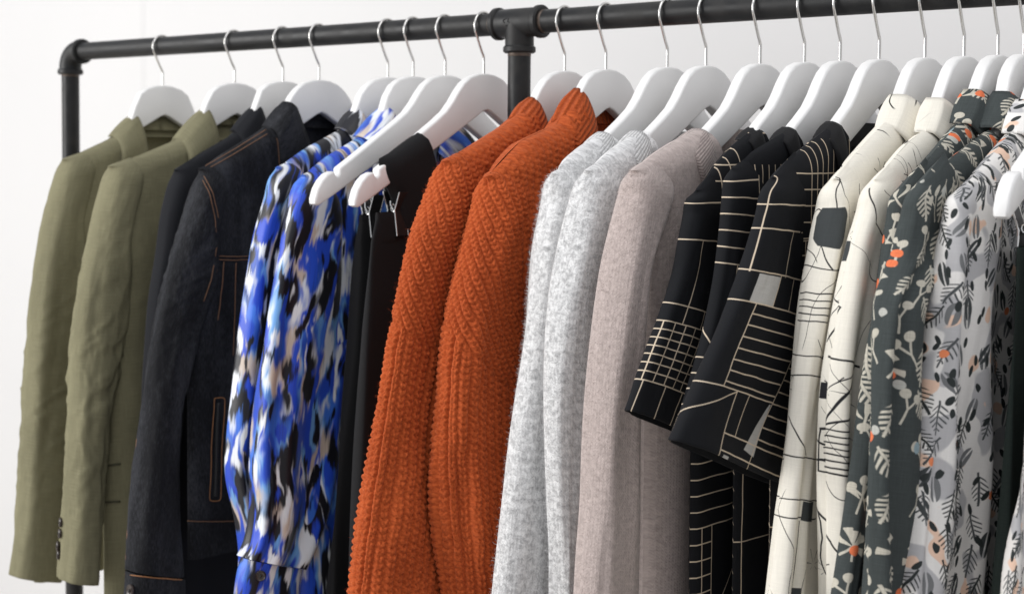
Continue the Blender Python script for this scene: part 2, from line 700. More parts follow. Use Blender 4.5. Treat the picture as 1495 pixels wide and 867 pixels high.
def m_grid_fine(name, ou=0.0):
    """body cloth: fine grid below ruled stripes"""
    p = Print(name, BLK)
    p.u = p.u+ou
    w = 0.0010
    p.vlines(.048, .22, .030, .120, .0105, w)
    p.hlines(.0, .3, .118, .300, .0125, w)
    p.vlines(-.3, .3, .118, .300, .0125, w)
    p.hlines(-.3, .048, .034, .118, .0140, w)
    p.hlines(.150, .3, .060, .118, .0140, w)
    p.vlines(-.3, .3, .300, .80, .047, w)
    p.hlines(-.3, .09, .300, .80, .0147, w)
    p.hlines(-.3, .3, .360, .80, .110, w)
    p.flush(INK)
    return p.done()


def m_cream(name, kind):
    p = Print(name, (0.80, 0.765, 0.68), warp=0.0014)
    g = p.g
    D = (0.018, 0.018, 0.021)
    GR = (0.05, 0.056, 0.058)
    w = 0.0011
    # loose contour lines and short strokes all over
    o = 0.0 if kind == 1 else 3.7
    n1 = g.noise(g.vec(p.u*12+o, p.v*7), 1.0, 1, 0.4, dim='2D')
    p.acc(g.step(((n1*5.0).frac()-.5).abs(), .016, .008)*g.step(g.noise(g.vec(p.u*9+5+o, p.v*7), 1.0, 0, dim='2D'), .47, .50))
    n2 = g.noise(g.vec(p.u*10+8+o, p.v*9+2), 1.0, 0, 0.4, dim='2D')
    p.acc(g.step(((n2*6.0+.3).frac()-.5).abs(), .014, .007)*g.step(g.noise(g.vec(p.u*14+1+o, p.v*12), 1.0, 0, dim='2D'), .56, .58))
    if kind == 1:
        p.hlines(-.016, .019, .100, .124, .0058, .0011)
        for v0 in (.078, .152, .168, .234, .267, .282):
            p.hlines(-.1, .045, v0, v0+.0005, 1.0, w)
        p.seg(-.016, .168, -.012, .195, w)
        p.seg(-.012, .195, .016, .232, w)
        p.seg(-.024, .282, -.022, .234, w)
        p.seg(.020, .285, .018, .335, w)
        p.seg(.0, .060, .012, .078, w)
        p.seg(.004, .0, .008, .028, w)
        p.seg(.035, .01, .050, .05, w)
        p.seg(.05, .05, .042, .10, w)
        p.flush(D)
        p.fill(.021, .039, .268, .284, GR)
        p.fill(-.022, -.006, .284, .60, GR)
        p.fill(.014, .028, .336, .60, GR)
        dx, dy = (p.u-.005).abs(), (p.v-.044).abs()
        p.ink(g.step(dx+dy*0.75-.0215, .0005, -.0005)*g.step(dx-.0145, .0004, -.0004)*g.step(dy-.0165, .0004, -.0004), GR)
    else:
        p.seg(-.014, .152, .030, .157, .0018)
        p.seg(.024, .157, -.008, .208, .0020)
        p.seg(-.022, .103, -.002, .112, .0014)
        p.seg(-.002, .112, -.020, .140, .0016)
        p.seg(.036, .103, .060, .122, .0014)
        p.seg(.060, .122, .050, .150, w)
        p.hlines(-.015, .026, .209, .242, .0050, .0013)
        p.seg(-.018, .210, .024, .196, .0018)
        p.seg(-.018, .210, -.020, .243, .0014)
        p.seg(-.020, .243, .028, .243, .0014)
        p.seg(-.020, .274, .002, .296, .0016)
        p.seg(.002, .296, .020, .330, .0014)
        p.seg(.0, .01, .012, .04, w)
        p.seg(.012, .04, .040, .055, w)
        p.flush(D)
        p.fill(-.020, -.010, .172, .185, D)
        p.fill(-.022, -.004, .056, .074, GR)
    # sketchy scribble blooms
    c = g.vor(g.vec(p.u*13+o, p.v*13), 1.0, 0.7)
    lx, ly = p.u+o/13-c['px']/13, p.v-c['py']/13
    ang = g.math('ARCTAN2', ly, lx)
    rr = (lx*lx+ly*ly).sqrt()
    ray = g.step(((ang*3.5+c['g']*6).sin()).abs(), .16, .05)*rr.lt(.015)*rr.gt(.002)*ly.lt(.004)
    p.ink(ray*c['r'].gt(.62), D)
    return p.done(rough=0.8, amt=0.09)


def frond(g, lx, ly, length, wid, sp, slope=0.8, duty=0.62):
    """sprig: stem with paired leaves; returns mask"""
    t = ly/length
    ax = lx.abs()
    env = (1.0-(t*t))*wid
    ph = ((ly-ax*slope)/sp).frac()
    leaf = g.step((ph-.5).abs(), duty*.5, duty*.5-.12)
    taper = g.step(ax-env, .0006, -.0006)
    stem = g.step(ax, .0011, .0006)*g.step(t.abs(), 1.12, 1.08)
    return (leaf*taper*ax.gt(.0010)).max(stem)*g.step(t.abs(), 1.2, 1.12)


def motif_cells(g, u, v, scale, rand=0.75):
    c = g.vor(g.vec(u*scale, v*scale), 1.0, rand)
    lx, ly = u-c['px']/scale, v-c['py']/scale
    a = (c['b']-.5)*1.5
    ca, sa = a.cos(), a.sin()
    return c, lx*ca+ly*sa, ly*ca-lx*sa


def m_green_floral(name, ou, ov):
    p = Print(name, (0.056, 0.066, 0.066), warp=0.0012)
    p.u, p.v = p.u+ou, p.v+ov
    g = p.g
    IV = (0.56, 0.53, 0.45)
    OR = (0.80, 0.20, 0.085)
    for ki, (ou2, ov2, sc, lim) in enumerate(((0.0, 0.0, 36, 0.0), (.513, .377, 31, .45))):
        c, lx, ly = motif_cells(g, p.u+ou2, p.v*0.80+ov2, sc, 0.38)
        ly = ly/0.80
        on = c['g'].gt(lim)
        fr = frond(g, lx, ly, .0132, .0078, .0047)
        p.ink(fr*c['r'].lt(.38)*on, IV)
        ang = g.math('ARCTAN2', lx, -ly+.004)
        rr = (lx*lx+(ly-.004)*(ly-.004)).sqrt()
        pet = g.step((ang*6.0).cos(), .0, .3)*rr.lt(.0122)*ang.abs().lt(1.35)*rr.gt(.0015)
        stem = g.step(lx.abs(), .0009, .0005)*ly.gt(0.0)*ly.lt(.015)
        p.ink(pet.max(stem)*c['r'].gt(.38)*c['r'].lt(.60)*on, IV)
        fork = g.step((lx.abs()-(-ly)*0.45).abs(), .0010, .0005)*ly.lt(0.003)*ly.gt(-.010)
        bx = lx.abs()-.0048
        by = ly+.0105
        ball = g.step((bx*bx+by*by).sqrt(), .0038, .0033)
        st2 = g.step(lx.abs(), .0009, .0005)*ly.gt(0.0)*ly.lt(.012)
        p.ink(fork.max(ball).max(st2)*c['r'].gt(.60)*c['r'].lt(.88)*on, IV)
    d = g.vor(g.vec(p.u*52+3.3, p.v*52+1.7), 1.0, 0.9)
    p.ink(g.step(d['d'], .22, .19)*d['r'].gt(.86), OR)
    p.ink(g.step(d['d'], .20, .17)*d['r'].lt(.12), (0.50, 0.50, 0.46))
    p.ink(g.step(d['d'], .24, .21)*d['g'].gt(.99), (0.30, 0.40, 0.44))
    return p.done(amt=0.22)


def m_white_floral(name, ou, ov, base=(0.79, 0.77, 0.745)):
    p = Print(name, base, warp=0.0014)
    p.u, p.v = p.u+ou, p.v+ov
    g = p.g
    DK = (0.030, 0.036, 0.036)
    big = g.noise(g.vec(p.u*34, p.v*26), 1.0, 1, 0.5, dim='2D')
    p.ink(g.step(big, .52, .56), (0.47, 0.465, 0.475))
    p.ink(g.step(g.noise(g.vec(p.u*46+4, p.v*40), 1.0, 1, 0.5, dim='2D'), .675, .71), (0.80, 0.56, 0.43))
    for ki, (ou2, ov2, sc) in enumerate(((0.0, 0.0, 40), (.713, .577, 34))):
        c, lx, ly = motif_cells(g, p.u+ou2, p.v+ov2, sc, 0.6)
        fr = frond(g, lx, ly, .0118, .0066, .0040, 0.9, .46)
        p.ink(fr*c['r'].lt(.5), DK if ki else (0.075, 0.082, 0.086))
        le = g.step((lx*lx*5.2+ly*ly).sqrt(), .0100, .0093)*(1.0-g.step(lx.abs(), .0009, .0005))
        p.ink(le*c['r'].gt(.5)*c['r'].lt(.78 if ki else .9), (0.055, 0.062, 0.064) if ki else (0.17, 0.175, 0.18))
    d, l2, m2 = motif_cells(g, p.u+.37, p.v+.11, 82, 0.9)
    lf = g.step((l2*l2*4.5+m2*m2).sqrt(), .0046, .0041)
    p.ink(lf*d['r'].gt(.52), DK)
    p.ink(g.step(d['d'], .30, .26)*d['r'].lt(.03), (0.80, 0.25, 0.11))
    return p.done(rough=0.6, amt=0.06)


def m_wall():
    g = G_('painted_wall')
    n = g.noise(g.tc.outputs['Object'], 3.0, 3, 0.5)
    c = g.mix((0.665, 0.662, 0.662), (0.69, 0.686, 0.686), n)
    f = g.noise(g.tc.outputs['Object'], 240.0, 2, 0.6)
    return g.out(c, 0.85, g.bump(f, 0.15, 0.0006), spec=0.2)


def m_pipe():
    g = G_('black_iron_pipe')
    o = g.tc.outputs['Object']
    n = g.noise(o, 38.0, 5, 0.65)
    f = g.noise(o, 700.0, 3, 0.6)
    c = g.mix((0.011, 0.0115, 0.0125), (0.024, 0.0235, 0.023), g.step(n, .35, .75))
    c = g.mix(c, (0.13, 0.09, 0.065), g.step(g.noise(o, 21.0, 6, 0.75), .70, .78)*0.6)
    r = g.step(n, .3, .75, .36, .56)
    return g.out(c, r, g.bump(f, 0.35, 0.0003), spec=0.28)


def m_wood_white():
    g = G_('white_lacquered_wood')
    o = g.tc.outputs['Object']
    s = g.N.new('ShaderNodeMapping')
    s.inputs['Scale'].default_value = (60, 14, 60)
    g.L.new(o, s.inputs[0])
    n = g.noise(s.outputs[0], 1.0, 4, 0.6)
    c = g.mix((0.77, 0.765, 0.76), (0.81, 0.805, 0.80), n)
    return g.out(c, 0.38, g.bump(n, 0.2, 0.0003), spec=0.45)


M = dict(
    wall=m_wall(), floor=m_simple('floor_boards', (0.62, 0.58, 0.53), 0.55, nscale=8, namp=.12),
    pipe=m_pipe(), wood=m_wood_white(),
    steel=m_simple('brushed_steel', (0.66, 0.65, 0.63), 0.24, 1.0), chrome=m_simple('chrome', (0.80, 0.79, 0.77), 0.12, 1.0),
    plate=m_simple('darkened_chrome', (0.035, 0.035, 0.037), 0.45, 0.6),  # chrome clip plates, with their dark reflection put into the base colour
    pad=m_simple('black_rubber', (0.015, 0.015, 0.016), 0.6),
    linen=m_weave('olive_linen', (0.205, 0.192, 0.118), 0.20, 0.00085, 0.35, 0.0006),
    lining=m_simple('olive_lining', (0.05, 0.046, 0.022), 0.6),
    wool=m_black('black_wool', (0.0085, 0.0092, 0.012), 0.9), denim=m_denim('dark_denim'),
    stitch=m_simple('tan_thread', (0.30, 0.135, 0.055), 0.8, nscale=900, namp=.35), stitchd=m_simple('brown_thread', (0.17, 0.085, 0.045), 0.8, nscale=900, namp=.35),
    horn=m_simple('dark_horn', (0.032, 0.022, 0.018), 0.3, nscale=160, namp=.5), black=m_black('black_crepe'),
    blue1=m_blue_print('blue_abstract_satin', 0.0), blue2=m_blue_print('blue_abstract_satin_b', 0.33),
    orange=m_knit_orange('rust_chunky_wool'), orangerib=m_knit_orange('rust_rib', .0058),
    grey=m_knit_fine('pale_grey_alpaca', (0.80, 0.80, 0.802), (0.36, 0.36, 0.365), contrast=(.28, .66)),
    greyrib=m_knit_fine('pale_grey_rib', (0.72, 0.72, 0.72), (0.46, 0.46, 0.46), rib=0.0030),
    taupe=m_knit_fine('taupe_cashmere', (0.54, 0.455, 0.43), (0.34, 0.285, 0.268), pitch=.0034, contrast=(.24, .76), flow=(40, 60)),
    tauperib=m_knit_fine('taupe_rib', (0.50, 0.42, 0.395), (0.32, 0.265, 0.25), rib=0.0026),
    grida=m_grid_a(), gridb=m_grid_b(), gridc=m_grid_c('black_cotton_blocks', 0.0, 0.0), gride=m_grid_fine('black_cotton_fine_grid'), gridf=m_grid_fine('black_cotton_fine_grid_b', .021), gridd=m_grid_c('black_cotton_blocks_b', .31, .53),
    cream1=m_cream('cream_sketch_cotton', 1), cream2=m_cream('cream_sketch_cotton_b', 2),
    green1=m_green_floral('green_floral_cotton', .2, .1), green2=m_green_floral('green_floral_cotton_b', .63, .44),
    white1=m_white_floral('white_floral_satin', .15, .3), white2=m_white_floral('white_floral_satin_b', .7, .9, (0.76, 0.73, 0.70)),
    darkgreen=m_weave('dark_green_cotton', (0.034, 0.046, 0.041), 0.2, .0009, .3, .0003),
)

# ------------------------------------------------------------------ setting
WY = 0.82


def plane_box(name, c, sz, mat, label, cat):
    o = MB().box(c, sz).build(name, mat, smooth=False)
    tag(o, label, cat, kind='structure')
    return o


floor = plane_box('floor', (0, -0.6, -0.05), (9, 6, 0.1), M['floor'], 'pale timber floor under the pipe rack', 'floor')
JX = -1.79                                   # upright joint where the two wall leaves meet
wall = plane_box('wall', ((JX+.004+4.5)/2, WY+0.06, 1.6), (4.5-JX-.004, 0.12, 3.2), M['wall'], 'plain white wall behind the rack', 'wall')
mbw = MB()
prof = [(-9, WY), (JX-.034, WY-.004), (JX-.012, WY-.004), (JX+.004, WY+.0005), (JX+.004, WY+.1), (-9, WY+.1)]
prof[0] = (-6, WY-.004)
prof[5] = (-6, WY+.1)
mbw.add([(x, y, z) for z in (0.0, 3.2) for x, y in prof], [tuple(range(6)), tuple(range(11, 5, -1))]+[(k, k+6, (k+1) % 6+6, (k+1) % 6) for k in range(6)])
wall2 = mbw.build('wall_return', M['wall'], smooth=False)
tag(wall2, 'white wall leaf standing slightly proud beside the rack', 'wall', kind='structure')

# ------------------------------------------------------------------ the pipe rack
PR = 0.01335
LX = 0.885
rack = empty('pipe_clothes_rack', (0, 0, 0))
tag(rack, 'black iron pipe clothes rack with elbow corner and centre tee', 'clothes rack')


def fit_band(mb, o, ax, l0, l1, r):
    mb.lathe([(r*.9, l0), (r, l0+.0018), (r, l1-.0018), (r*.9, l1)], o, ax)


for x0, x1 in ((-LX+.02, -.022), (.022, LX-.02)):
    MB().tube([(x, 0, RZ) for x in np.linspace(x0, x1, 8)], PR, 40).build('rail', M['pipe'], rack)
for x in (-LX, 0, LX):
    MB().tube([(x, 0, z) for z in np.linspace(0.03, RZ-.02, 8)], PR, 40).build('upright', M['pipe'], rack)
    fl = MB().lathe([(.045, 0.0), (.045, .006), (.022, .010), (.019, .026), (.017, .028)], (x, 0, 0), (0, 0, 1)).build('floor_flange', M['pipe'], rack)
for sx in (-1, 1):
    mb = MB()
    R = 0.024
    th = np.linspace(0, np.pi/2, 14)
    pts = [(sx*(LX-R+R*np.sin(t)), 0, RZ-R+R*np.cos(t)) for t in th]
    pts = [(sx*(LX-R-.006), 0, RZ)]+pts+[(sx*LX, 0, RZ-R-.006)]
    mb.tube(pts, .0166, 40)
    el = mb.build('elbow', M['pipe'], rack)
    mb = MB()
    fit_band(mb, (sx*(LX-.026), 0, RZ), (-sx, 0, 0), 0, .009, .0192)
    mb.build('elbow_band', M['pipe'], el)
    mb = MB()
    fit_band(mb, (sx*LX, 0, RZ-.026), (0, 0, -1), 0, .009, .0192)
    mb.build('elbow_band', M['pipe'], el)
tee = MB().lathe([(.0160, -.034), (.0168, -.030), (.0168, .030), (.0160, .034)], (0, 0, RZ), (1, 0, 0)).lathe([(.0168, .0), (.0168, .030), (.016, .034)], (0, 0, RZ), (0, 0, -1)).build('tee', M['pipe'], rack)
for ax in ((1, 0, 0), (-1, 0, 0), (0, 0, -1)):
    mb = MB()
    fit_band(mb, (0, 0, RZ), ax, .0265, .0350, .0190)
    mb.build('tee_band', M['pipe'], tee)
g_th = m_simple('bare_thread', (0.11, 0.085, 0.07), 0.45, 0.6, nscale=300, namp=.5)
for o_, ax in (((0, 0, RZ), (0, 0, -1)), ((0, 0, RZ), (-1, 0, 0)), ((0, 0, RZ), (1, 0, 0))):
    MB().lathe([(PR+.00025, .0345), (PR+.00025, .0385), (PR, .0388)], o_, ax).build('pipe_thread', g_th, rack)
MB().lathe([(PR+.00025, .0345), (PR+.00025, .0375), (PR, .0378)], (-LX, 0, RZ), (0, 0, -1)).build('pipe_thread', g_th, rack)
# the casting mark on the tee: small raised strokes
mb = MB()


def on_tee(x, z):
    return (x, -math.sqrt(max(0, .0168**2-z*z))-.0002, RZ+z)


for st in ([(-.0085, .0035), (-.0105, .0025), (-.0108, .0005), (-.009, -.0008)], [(-.0035, .0042), (-.0045, -.0002), (-.0015, -.0004)], [(-.0068, .0045), (-.0064, .0035)], [(-.0075, -.0040), (-.0060, -.0042)]):
    mb.tube([on_tee(*q) for q in st], .00055, 6)
mb.build('casting_mark', M['pipe'], tee)

# ------------------------------------------------------------------ hangers
HTOP = [(0, -57), (15, -58.3), (30, -62.5), (42, -70), (52, -80), (62, -92), (74, -103.5), (92, -115), (112, -126.5), (140, -143), (165, -157.5), (182, -167)]
NOTCH = [(183.5, -169), (183.5, -174.5), (186.5, -177), (190, -175.5), (191.5, -172)]
TIP = [(194, -171.5), (202, -174.5), (210, -181), (216.5, -190), (220.5, -201), (220, -206.5), (215, -208.5)]
HBOT = [(190, -196.5), (150, -176), (91, -146), (40, -119.5), (8, -102.5), (0, -100)]


def hanger_body(zr=None, amax=None, a_in=None):
    import bmesh
    half = HTOP+NOTCH+TIP+HBOT
    if zr is not None:      # arms that end inside the garment's shoulders, a little under the cloth
        top = np.array(HTOP+[(194, -173)])
        bot = np.array(HBOT[::-1])
        aa = np.r_[[p[0] for p in HTOP if p[0] < 90], np.linspace(92, amax*1000, 9)]
        zt = np.interp(aa, top[:, 0], top[:, 1])
        lim = zr(aa/1000)*1000-4.0
        k = sstep(aa/1000, a_in-.010, a_in+.012)
        zt = np.minimum(zt, zt*(1-k)+np.minimum(zt, lim)*k)
        ab = np.array([q for q in (0, 8, 40, 80, 110, 140) if q < amax*1000-22]+[amax*1000-8])
        zb = np.interp(ab, bot[:, 0], bot[:, 1])
        zb = np.minimum(zb, np.interp(ab, aa, zt)-20)
        half = list(zip(aa, zt))+[(amax*1000+3, zt[-1]-8), (amax*1000+1, zb[-1]+1)]+list(zip(ab, zb))[::-1]
    left = half
    right = [(-a, z) for a, z in half[1:-1]][::-1]
    out = left+right
    bm = bmesh.new()
    vs = [bm.verts.new((0.006, -a/1000, z/1000)) for a, z in out]
    f = bm.faces.new(vs)
    r = bmesh.ops.extrude_face_region(bm, geom=[f])
    bmesh.ops.translate(bm, verts=[v for v in r['geom'] if isinstance(v, bmesh.types.BMVert)], vec=(-.012, 0, 0))
    bmesh.ops.recalc_face_normals(bm, faces=bm.faces)
    edges = [e for e in bm.edges if abs(e.verts[0].co.x-e.verts[1].co.x) < 1e-6]
    bmesh.ops.bevel(bm, geom=edges, offset=.0024, segments=3, profile=.5, affect='EDGES', clamp_overlap=True)
    bmesh.ops.triangulate(bm, faces=[q for q in bm.faces if len(q.verts) > 4])
    me = bpy.data.meshes.new('body')
    bm.to_mesh(me)
    bm.free()
    for pl in me.polygons:
        pl.use_smooth = True
    import math as _m
    try:
        me.set_sharp_from_angle(angle=_m.radians(50))
    except Exception:
        pass
    me.materials.append(M['wood'])
    return me


def hook_pts(seed):
    rnd = random.Random(seed)
    r = .0170
    cz = PR+.0016-r+.0002
    pts = [(0, -.060), (0, -.048), (0, -.0395), (.0012, -.0355), (.0055, -.0285)]
    for t in np.linspace(-32, 205, 34):
        q = math.radians(t)
        pts.append((r*math.cos(q), cz+r*math.sin(q)))
    pts = np.array(pts)
    k = np.arange(len(pts))
    q = np.linspace(0, len(pts)-1, 90)
    return hermite(k, pts, q)


HANG_FULL = hanger_body()
WORN = {}
HX = [-.656, -.498, -.400, -.331, -.208, -.165, -.113, -.053, .065, .121, .200, .247, .310, .359, .397, .437, .482, .519, .550, .573, .598, .6315, .6585]


def hanger(i, label, tilt=0.0):
    r = empty('coat_hanger', (HX[i], 0, RZ))
    tag(r, label, 'hanger', 'white wooden hangers on the pipe rail')
    g = WORN.get(i)
    b = bpy.data.objects.new('wooden_body', HANG_FULL if g is None else hanger_body(g.zr, min(.185, g.tip-.022), g.aT+.004))
    COL.objects.link(b)
    b.parent = r
    hp = hook_pts(i)
    MB().tube([(0.0, -a, z) for a, z in hp], .00155, 10).build('hook', M['steel'], r)
    r.rotation_euler = (tilt, 0, 0)
    return r


# ------------------------------------------------------------------ garments
class Garment:
    def __init__(s, i, name, label, cat, group, zb):
        s.X = HX[i]
        s.zb = zb
        s.root = empty(name, (s.X, 0, RZ+zb))
        tag(s.root, label, cat, group)
        s.seed = i*31+7

    def loc(s, a, n, z):
        """rack-plane coordinates -> local vertices under the root"""
        return np.stack([np.broadcast_to(n, np.shape(a)), -np.asarray(a), np.asarray(z)-s.zb], -1)

    def wld(s, V):
        return np.asarray(V)+np.array([s.X, 0, s.zb])

    # --- near sleeve traced as rows (xL,yL,xR,yR)
    def sleeve(s, rows, B, mat, nr=150, nc=64, n0=0.0, fold=None, hem=True, name='sleeve', sq=0.72, cap=0.026, capmin=.0, uv0=0.0, vflip=False, relief=None, far=True, Bend=None, open_top=False, head=.017):
        X = s.X
        P = []
        if not open_top:      # round the shoulder point off
            (lx0, ly0, rx0, ry0), r1 = rows[0], rows[1]
            rows = [(lx0+.22*(rx0-lx0), ly0+.22*(ry0-ly0)-.5, rx0, ry0),
                    (lx0+.02*(rx0-lx0), ly0+.02*(ry0-ly0)+2.0, rx0+.30*(r1[2]-rx0), ry0+.30*(r1[3]-ry0))]+list(rows[1:])
        for xl, yl, xr, yr in rows:
            al, zl = onplane(xl, yl, X, n0)
            ar, zr = onplane(xr, yr, X, n0)
            P.append(((al+ar)/2, (zl+zr)/2, (al-ar)/2, (zl-zr)/2))
        P = np.array(P)
        l = np.concatenate([[0], np.cumsum(np.hypot(np.diff(P[:, 0]), np.diff(P[:, 1])))])
        q = np.linspace(0, l[-1], nr)
        q = l[-1]*(q/l[-1])**1.15
        Q = hermite(l, P, q)
        dpl = np.hypot(Q[:, 2], Q[:, 3])
        k = np.clip(q/cap, 0, 1)
        Bf = B*(capmin+(1-capmin)*np.sqrt(np.clip(1-(1-k)**2, 0, 1))) if not open_top else np.full(nr, B)
        if Bend is not None:
            Bf = Bf*(1+(Bend/B-1)*sstep(q, 0.15*l[-1], l[-1]))
        ct = COS/SIN
        A = np.sqrt(np.maximum(dpl**2-(Bf*ct)**2, (0.58*dpl)**2))
        ea = Q[:, 2]/np.maximum(dpl, 1e-9)
        ez = Q[:, 3]/np.maximum(dpl, 1e-9)
        ext = np.sqrt(A**2+(Bf*ct)**2)-dpl        # keep the outer edge where it was traced
        Q[:, 0] -= ext*ea
        Q[:, 1] -= ext*ez
        if not open_top:                          # the sleeve head runs into the shoulder
            run = head*(1-sstep(q, .01, .10))
            A = A+run
            Q[:, 0] -= run*ea
            Q[:, 1] -= run*ez
        td = np.linspace(-np.pi, np.pi, 4001)
        Am, Bm = A[nr//2], Bf[nr//2]
        xd = Am*np.sign(np.cos(td))*np.abs(np.cos(td))**sq
        yd = Bm*np.sign(np.sin(td))*np.abs(np.sin(td))**sq
        cd_ = np.concatenate([[0], np.cumsum(np.hypot(np.diff(xd), np.diff(yd)))])
        t = np.interp(np.linspace(0, cd_[-1], nc+1), cd_, td)
        c, sn = np.cos(t), np.sin(t)
        cc = np.sign(c)*np.abs(c)**sq
        ss = np.sign(sn)*np.abs(sn)**sq
        aa = A[:, None]*cc[None, :]
        bb = Bf[:, None]*ss[None, :]
        # arc length round each ring, zero at the outer edge
        seg = np.hypot(np.diff(aa, axis=1), np.diff(bb, axis=1))
        cum = np.concatenate([np.zeros((nr, 1)), np.cumsum(seg, axis=1)], 1)
        U = cum-cum[:, nc//2][:, None]
        Vv = np.repeat(q[:, None], nc+1, 1)
        nx = cc[None, :]/np.maximum(A[:, None], 1e-4)
        ny = ss[None, :]/np.maximum(Bf[:, None], 1e-4)
        nn = np.hypot(nx, ny)+1e-9
        nx, ny = nx/nn, ny/nn
        d = np.zeros_like(U)
        T = np.repeat(t[None, :], nr, 0)
        if fold is not None:
            d = d+fold(T, Vv, U, l[-1])
        d = d*(1-.65*np.exp(-(T/.45)**2))
        d = d*np.clip(q/.05, 0.0, 1)[:, None]*np.clip((np.pi-np.abs(T))/.5, 0, 1)
        if relief is not None:
            d = d+relief(U, Vv)*np.clip((q+.01)/.02, 0, 1)[:, None]
        aa, bb = aa+d*nx, bb+d*ny
        a = Q[:, 0][:, None]+aa*ea[:, None]
        z = Q[:, 1][:, None]+aa*ez[:, None]
        n = n0+bb
        # close the seam
        for w in (a, z, n):
            m = (w[:, 0]+w[:, -1])/2
            w[:, 0] = m
            w[:, -1] = m
        if hem:   # turned hem: rows going back up inside
            ca, cz, cn = a[-1].mean(), z[-1].mean(), n[-1].mean()
            e = []
            for sh, up in ((.992, -.0008), (.975, .0), (.965, .012), (.95, .05)):
                i_ = nr-1 if up <= 0 else int(np.argmin(np.abs(q-(l[-1]-up))))
                ca, cz = a[i_].mean(), z[i_].mean()
                e.append((ca+(a[i_]-ca)*sh, n0+(n[i_]-n0)*(sh-.06), cz+(z[i_]-cz)*sh+(up if up <= 0 else 0)))
            a = np.vstack([a]+[r[0][None] for r in e])
            n = np.vstack([n]+[r[1][None] for r in e])
            z = np.vstack([z]+[r[2][None] for r in e])
            Vv = np.vstack([Vv]+[Vv[-1:]+x for x in (.002, .004, .012, .05)])
            U = np.vstack([U]+[U[-1:]]*4)
        V = s.loc(a, n, z)
        o = mesh_obj(name, V, grid_faces(*a.shape, flip=False), mat, s.root, np.stack([U, Vv], -1))
        s.sl = dict(V=V, q=q, c=Q, A=A, l=l[-1], U=U, Vv=Vv, d=d)
        if far:
            st, sc = max(1, nr//60), max(1, nc//24)
            rr = np.unique(np.r_[0:nr:st, nr-1, nr:a.shape[0]])
            cj = np.r_[0:nc:sc, nc]
            a2, n2, z2 = a[rr][:, cj], n[rr][:, cj], z[rr][:, cj]
            V2 = s.loc(-a2, n2, z2)
            mesh_obj(name, V2, grid_faces(*a2.shape, flip=True), mat, s.root, np.stack([U[rr][:, cj], Vv[rr][:, cj]], -1))
        return o

    # --- torso: ridge px list from collar base to shoulder tip
    def body(s, ridge, hem, mat, t=.018, wfar=.20, neck=None, front=(100, 150), back=(50, 60), fold=None, n0=0.0, wnear=None, rise=.022, relief=None, uvo=(0, 0), wmax=.205, sides=('front', 'back'), backdrop=.012, wtip=None):
        R = np.array([onplane(x, y, s.X) for x, y in ridge])
        R = R[np.argsort(R[:, 0])]
        a0, z0 = R[0]
        sl = (R[1, 1]-z0)/(R[1, 0]-a0)
        tipa = (R[-1, 0]-(.015 if hasattr(s, 'sl') else 0)) if wtip is None else wtip

        def zr(a):
            a = np.abs(a)
            return np.where(a < a0, z0+np.clip(sl, -.55, 0)*(a-a0), np.interp(a, R[:, 0], R[:, 1]))-np.maximum(0, a-R[-1, 0])*2.0-(.0012*sstep(a, tipa-.03, tipa) if hasattr(s, 'sl') else 0)
        na, nd, npow = neck if neck else (a0, .10, 1.0)
        if wnear is None:
            C = s.sl['c']
            zz, ww = C[::-1, 1], np.minimum(C[::-1, 0]+.62*s.sl['A'][::-1], wmax+.012)

            def wnear(z):
                return np.maximum(np.interp(z, zz, ww), .17)
        s.zr, s.t, s.n0, s.tip, s.a0 = zr, t, n0, tipa, a0
        wtop = tipa

        def thick(a, z, w):
            dd = np.clip((zr(a)-z)/rise, 0, 1)
            ed = np.sqrt(np.clip(1-np.clip(np.abs(a)/np.maximum(w, 1e-3), 0, 1)**9, 0, 1))
            return t*np.sqrt(np.clip(1-(1-dd)**2, 0, 1))*ed
        s.thick = thick
        for side in sides:
            nc, nr = front if side == 'front' else back
            sg = 1 if side == 'front' else -1
            sc = np.linspace(-1, 1, nc)
            fr = np.linspace(0, 1, nr)**1.25
            w0 = np.where(sc > 0, wtop, wtop)
            at = sc*w0
            zt = zr(at)
            if side == 'front':
                k = np.clip(np.abs(at)/na, 0, 1)
                zt = np.where(np.abs(at) < na, zr(na)-nd*(1-k**npow), zt)
            else:
                zt = np.where(np.abs(at) < na, zr(na)-backdrop*np.sqrt(1-np.clip(np.abs(at)/na, 0, 1)**2), zt)
            z = zt[None, :]+(hem-zt[None, :])*fr[:, None]
            wn = wnear(z)
            wd = np.where(sc[None, :] > 0, wn, np.minimum(wfar, wn))
            bl = sstep(zt[None, :]-z, 0, .05)
            a = sc[None, :]*(wtop*(1-bl)+wd*bl)
            wl = wtop*(1-bl)+wd*bl
            n = n0+sg*thick(a, z, wl)
            dz = z0-z
            dsp = 0
            if fold is not None:
                dsp = fold(a, dz)*np.clip(dz/.12, 0, 1)*np.sqrt(np.clip(1-np.abs(sc)**4, 0, 1))[None, :]
            if relief is not None and side == 'front':
                dsp = dsp+relief(a, dz)*np.clip(n*sg/.006, 0, 1)
            n = n+sg*dsp
            V = s.loc(a, n, z)
            if side == 'front':
                s.fp = V
            mesh_obj('front_panel' if side == 'front' else 'back_panel', V, grid_faces(nr, nc, flip=(side == 'front')), mat, s.root,
                     np.stack([a*sg+uvo[0], dz+uvo[1]], -1))

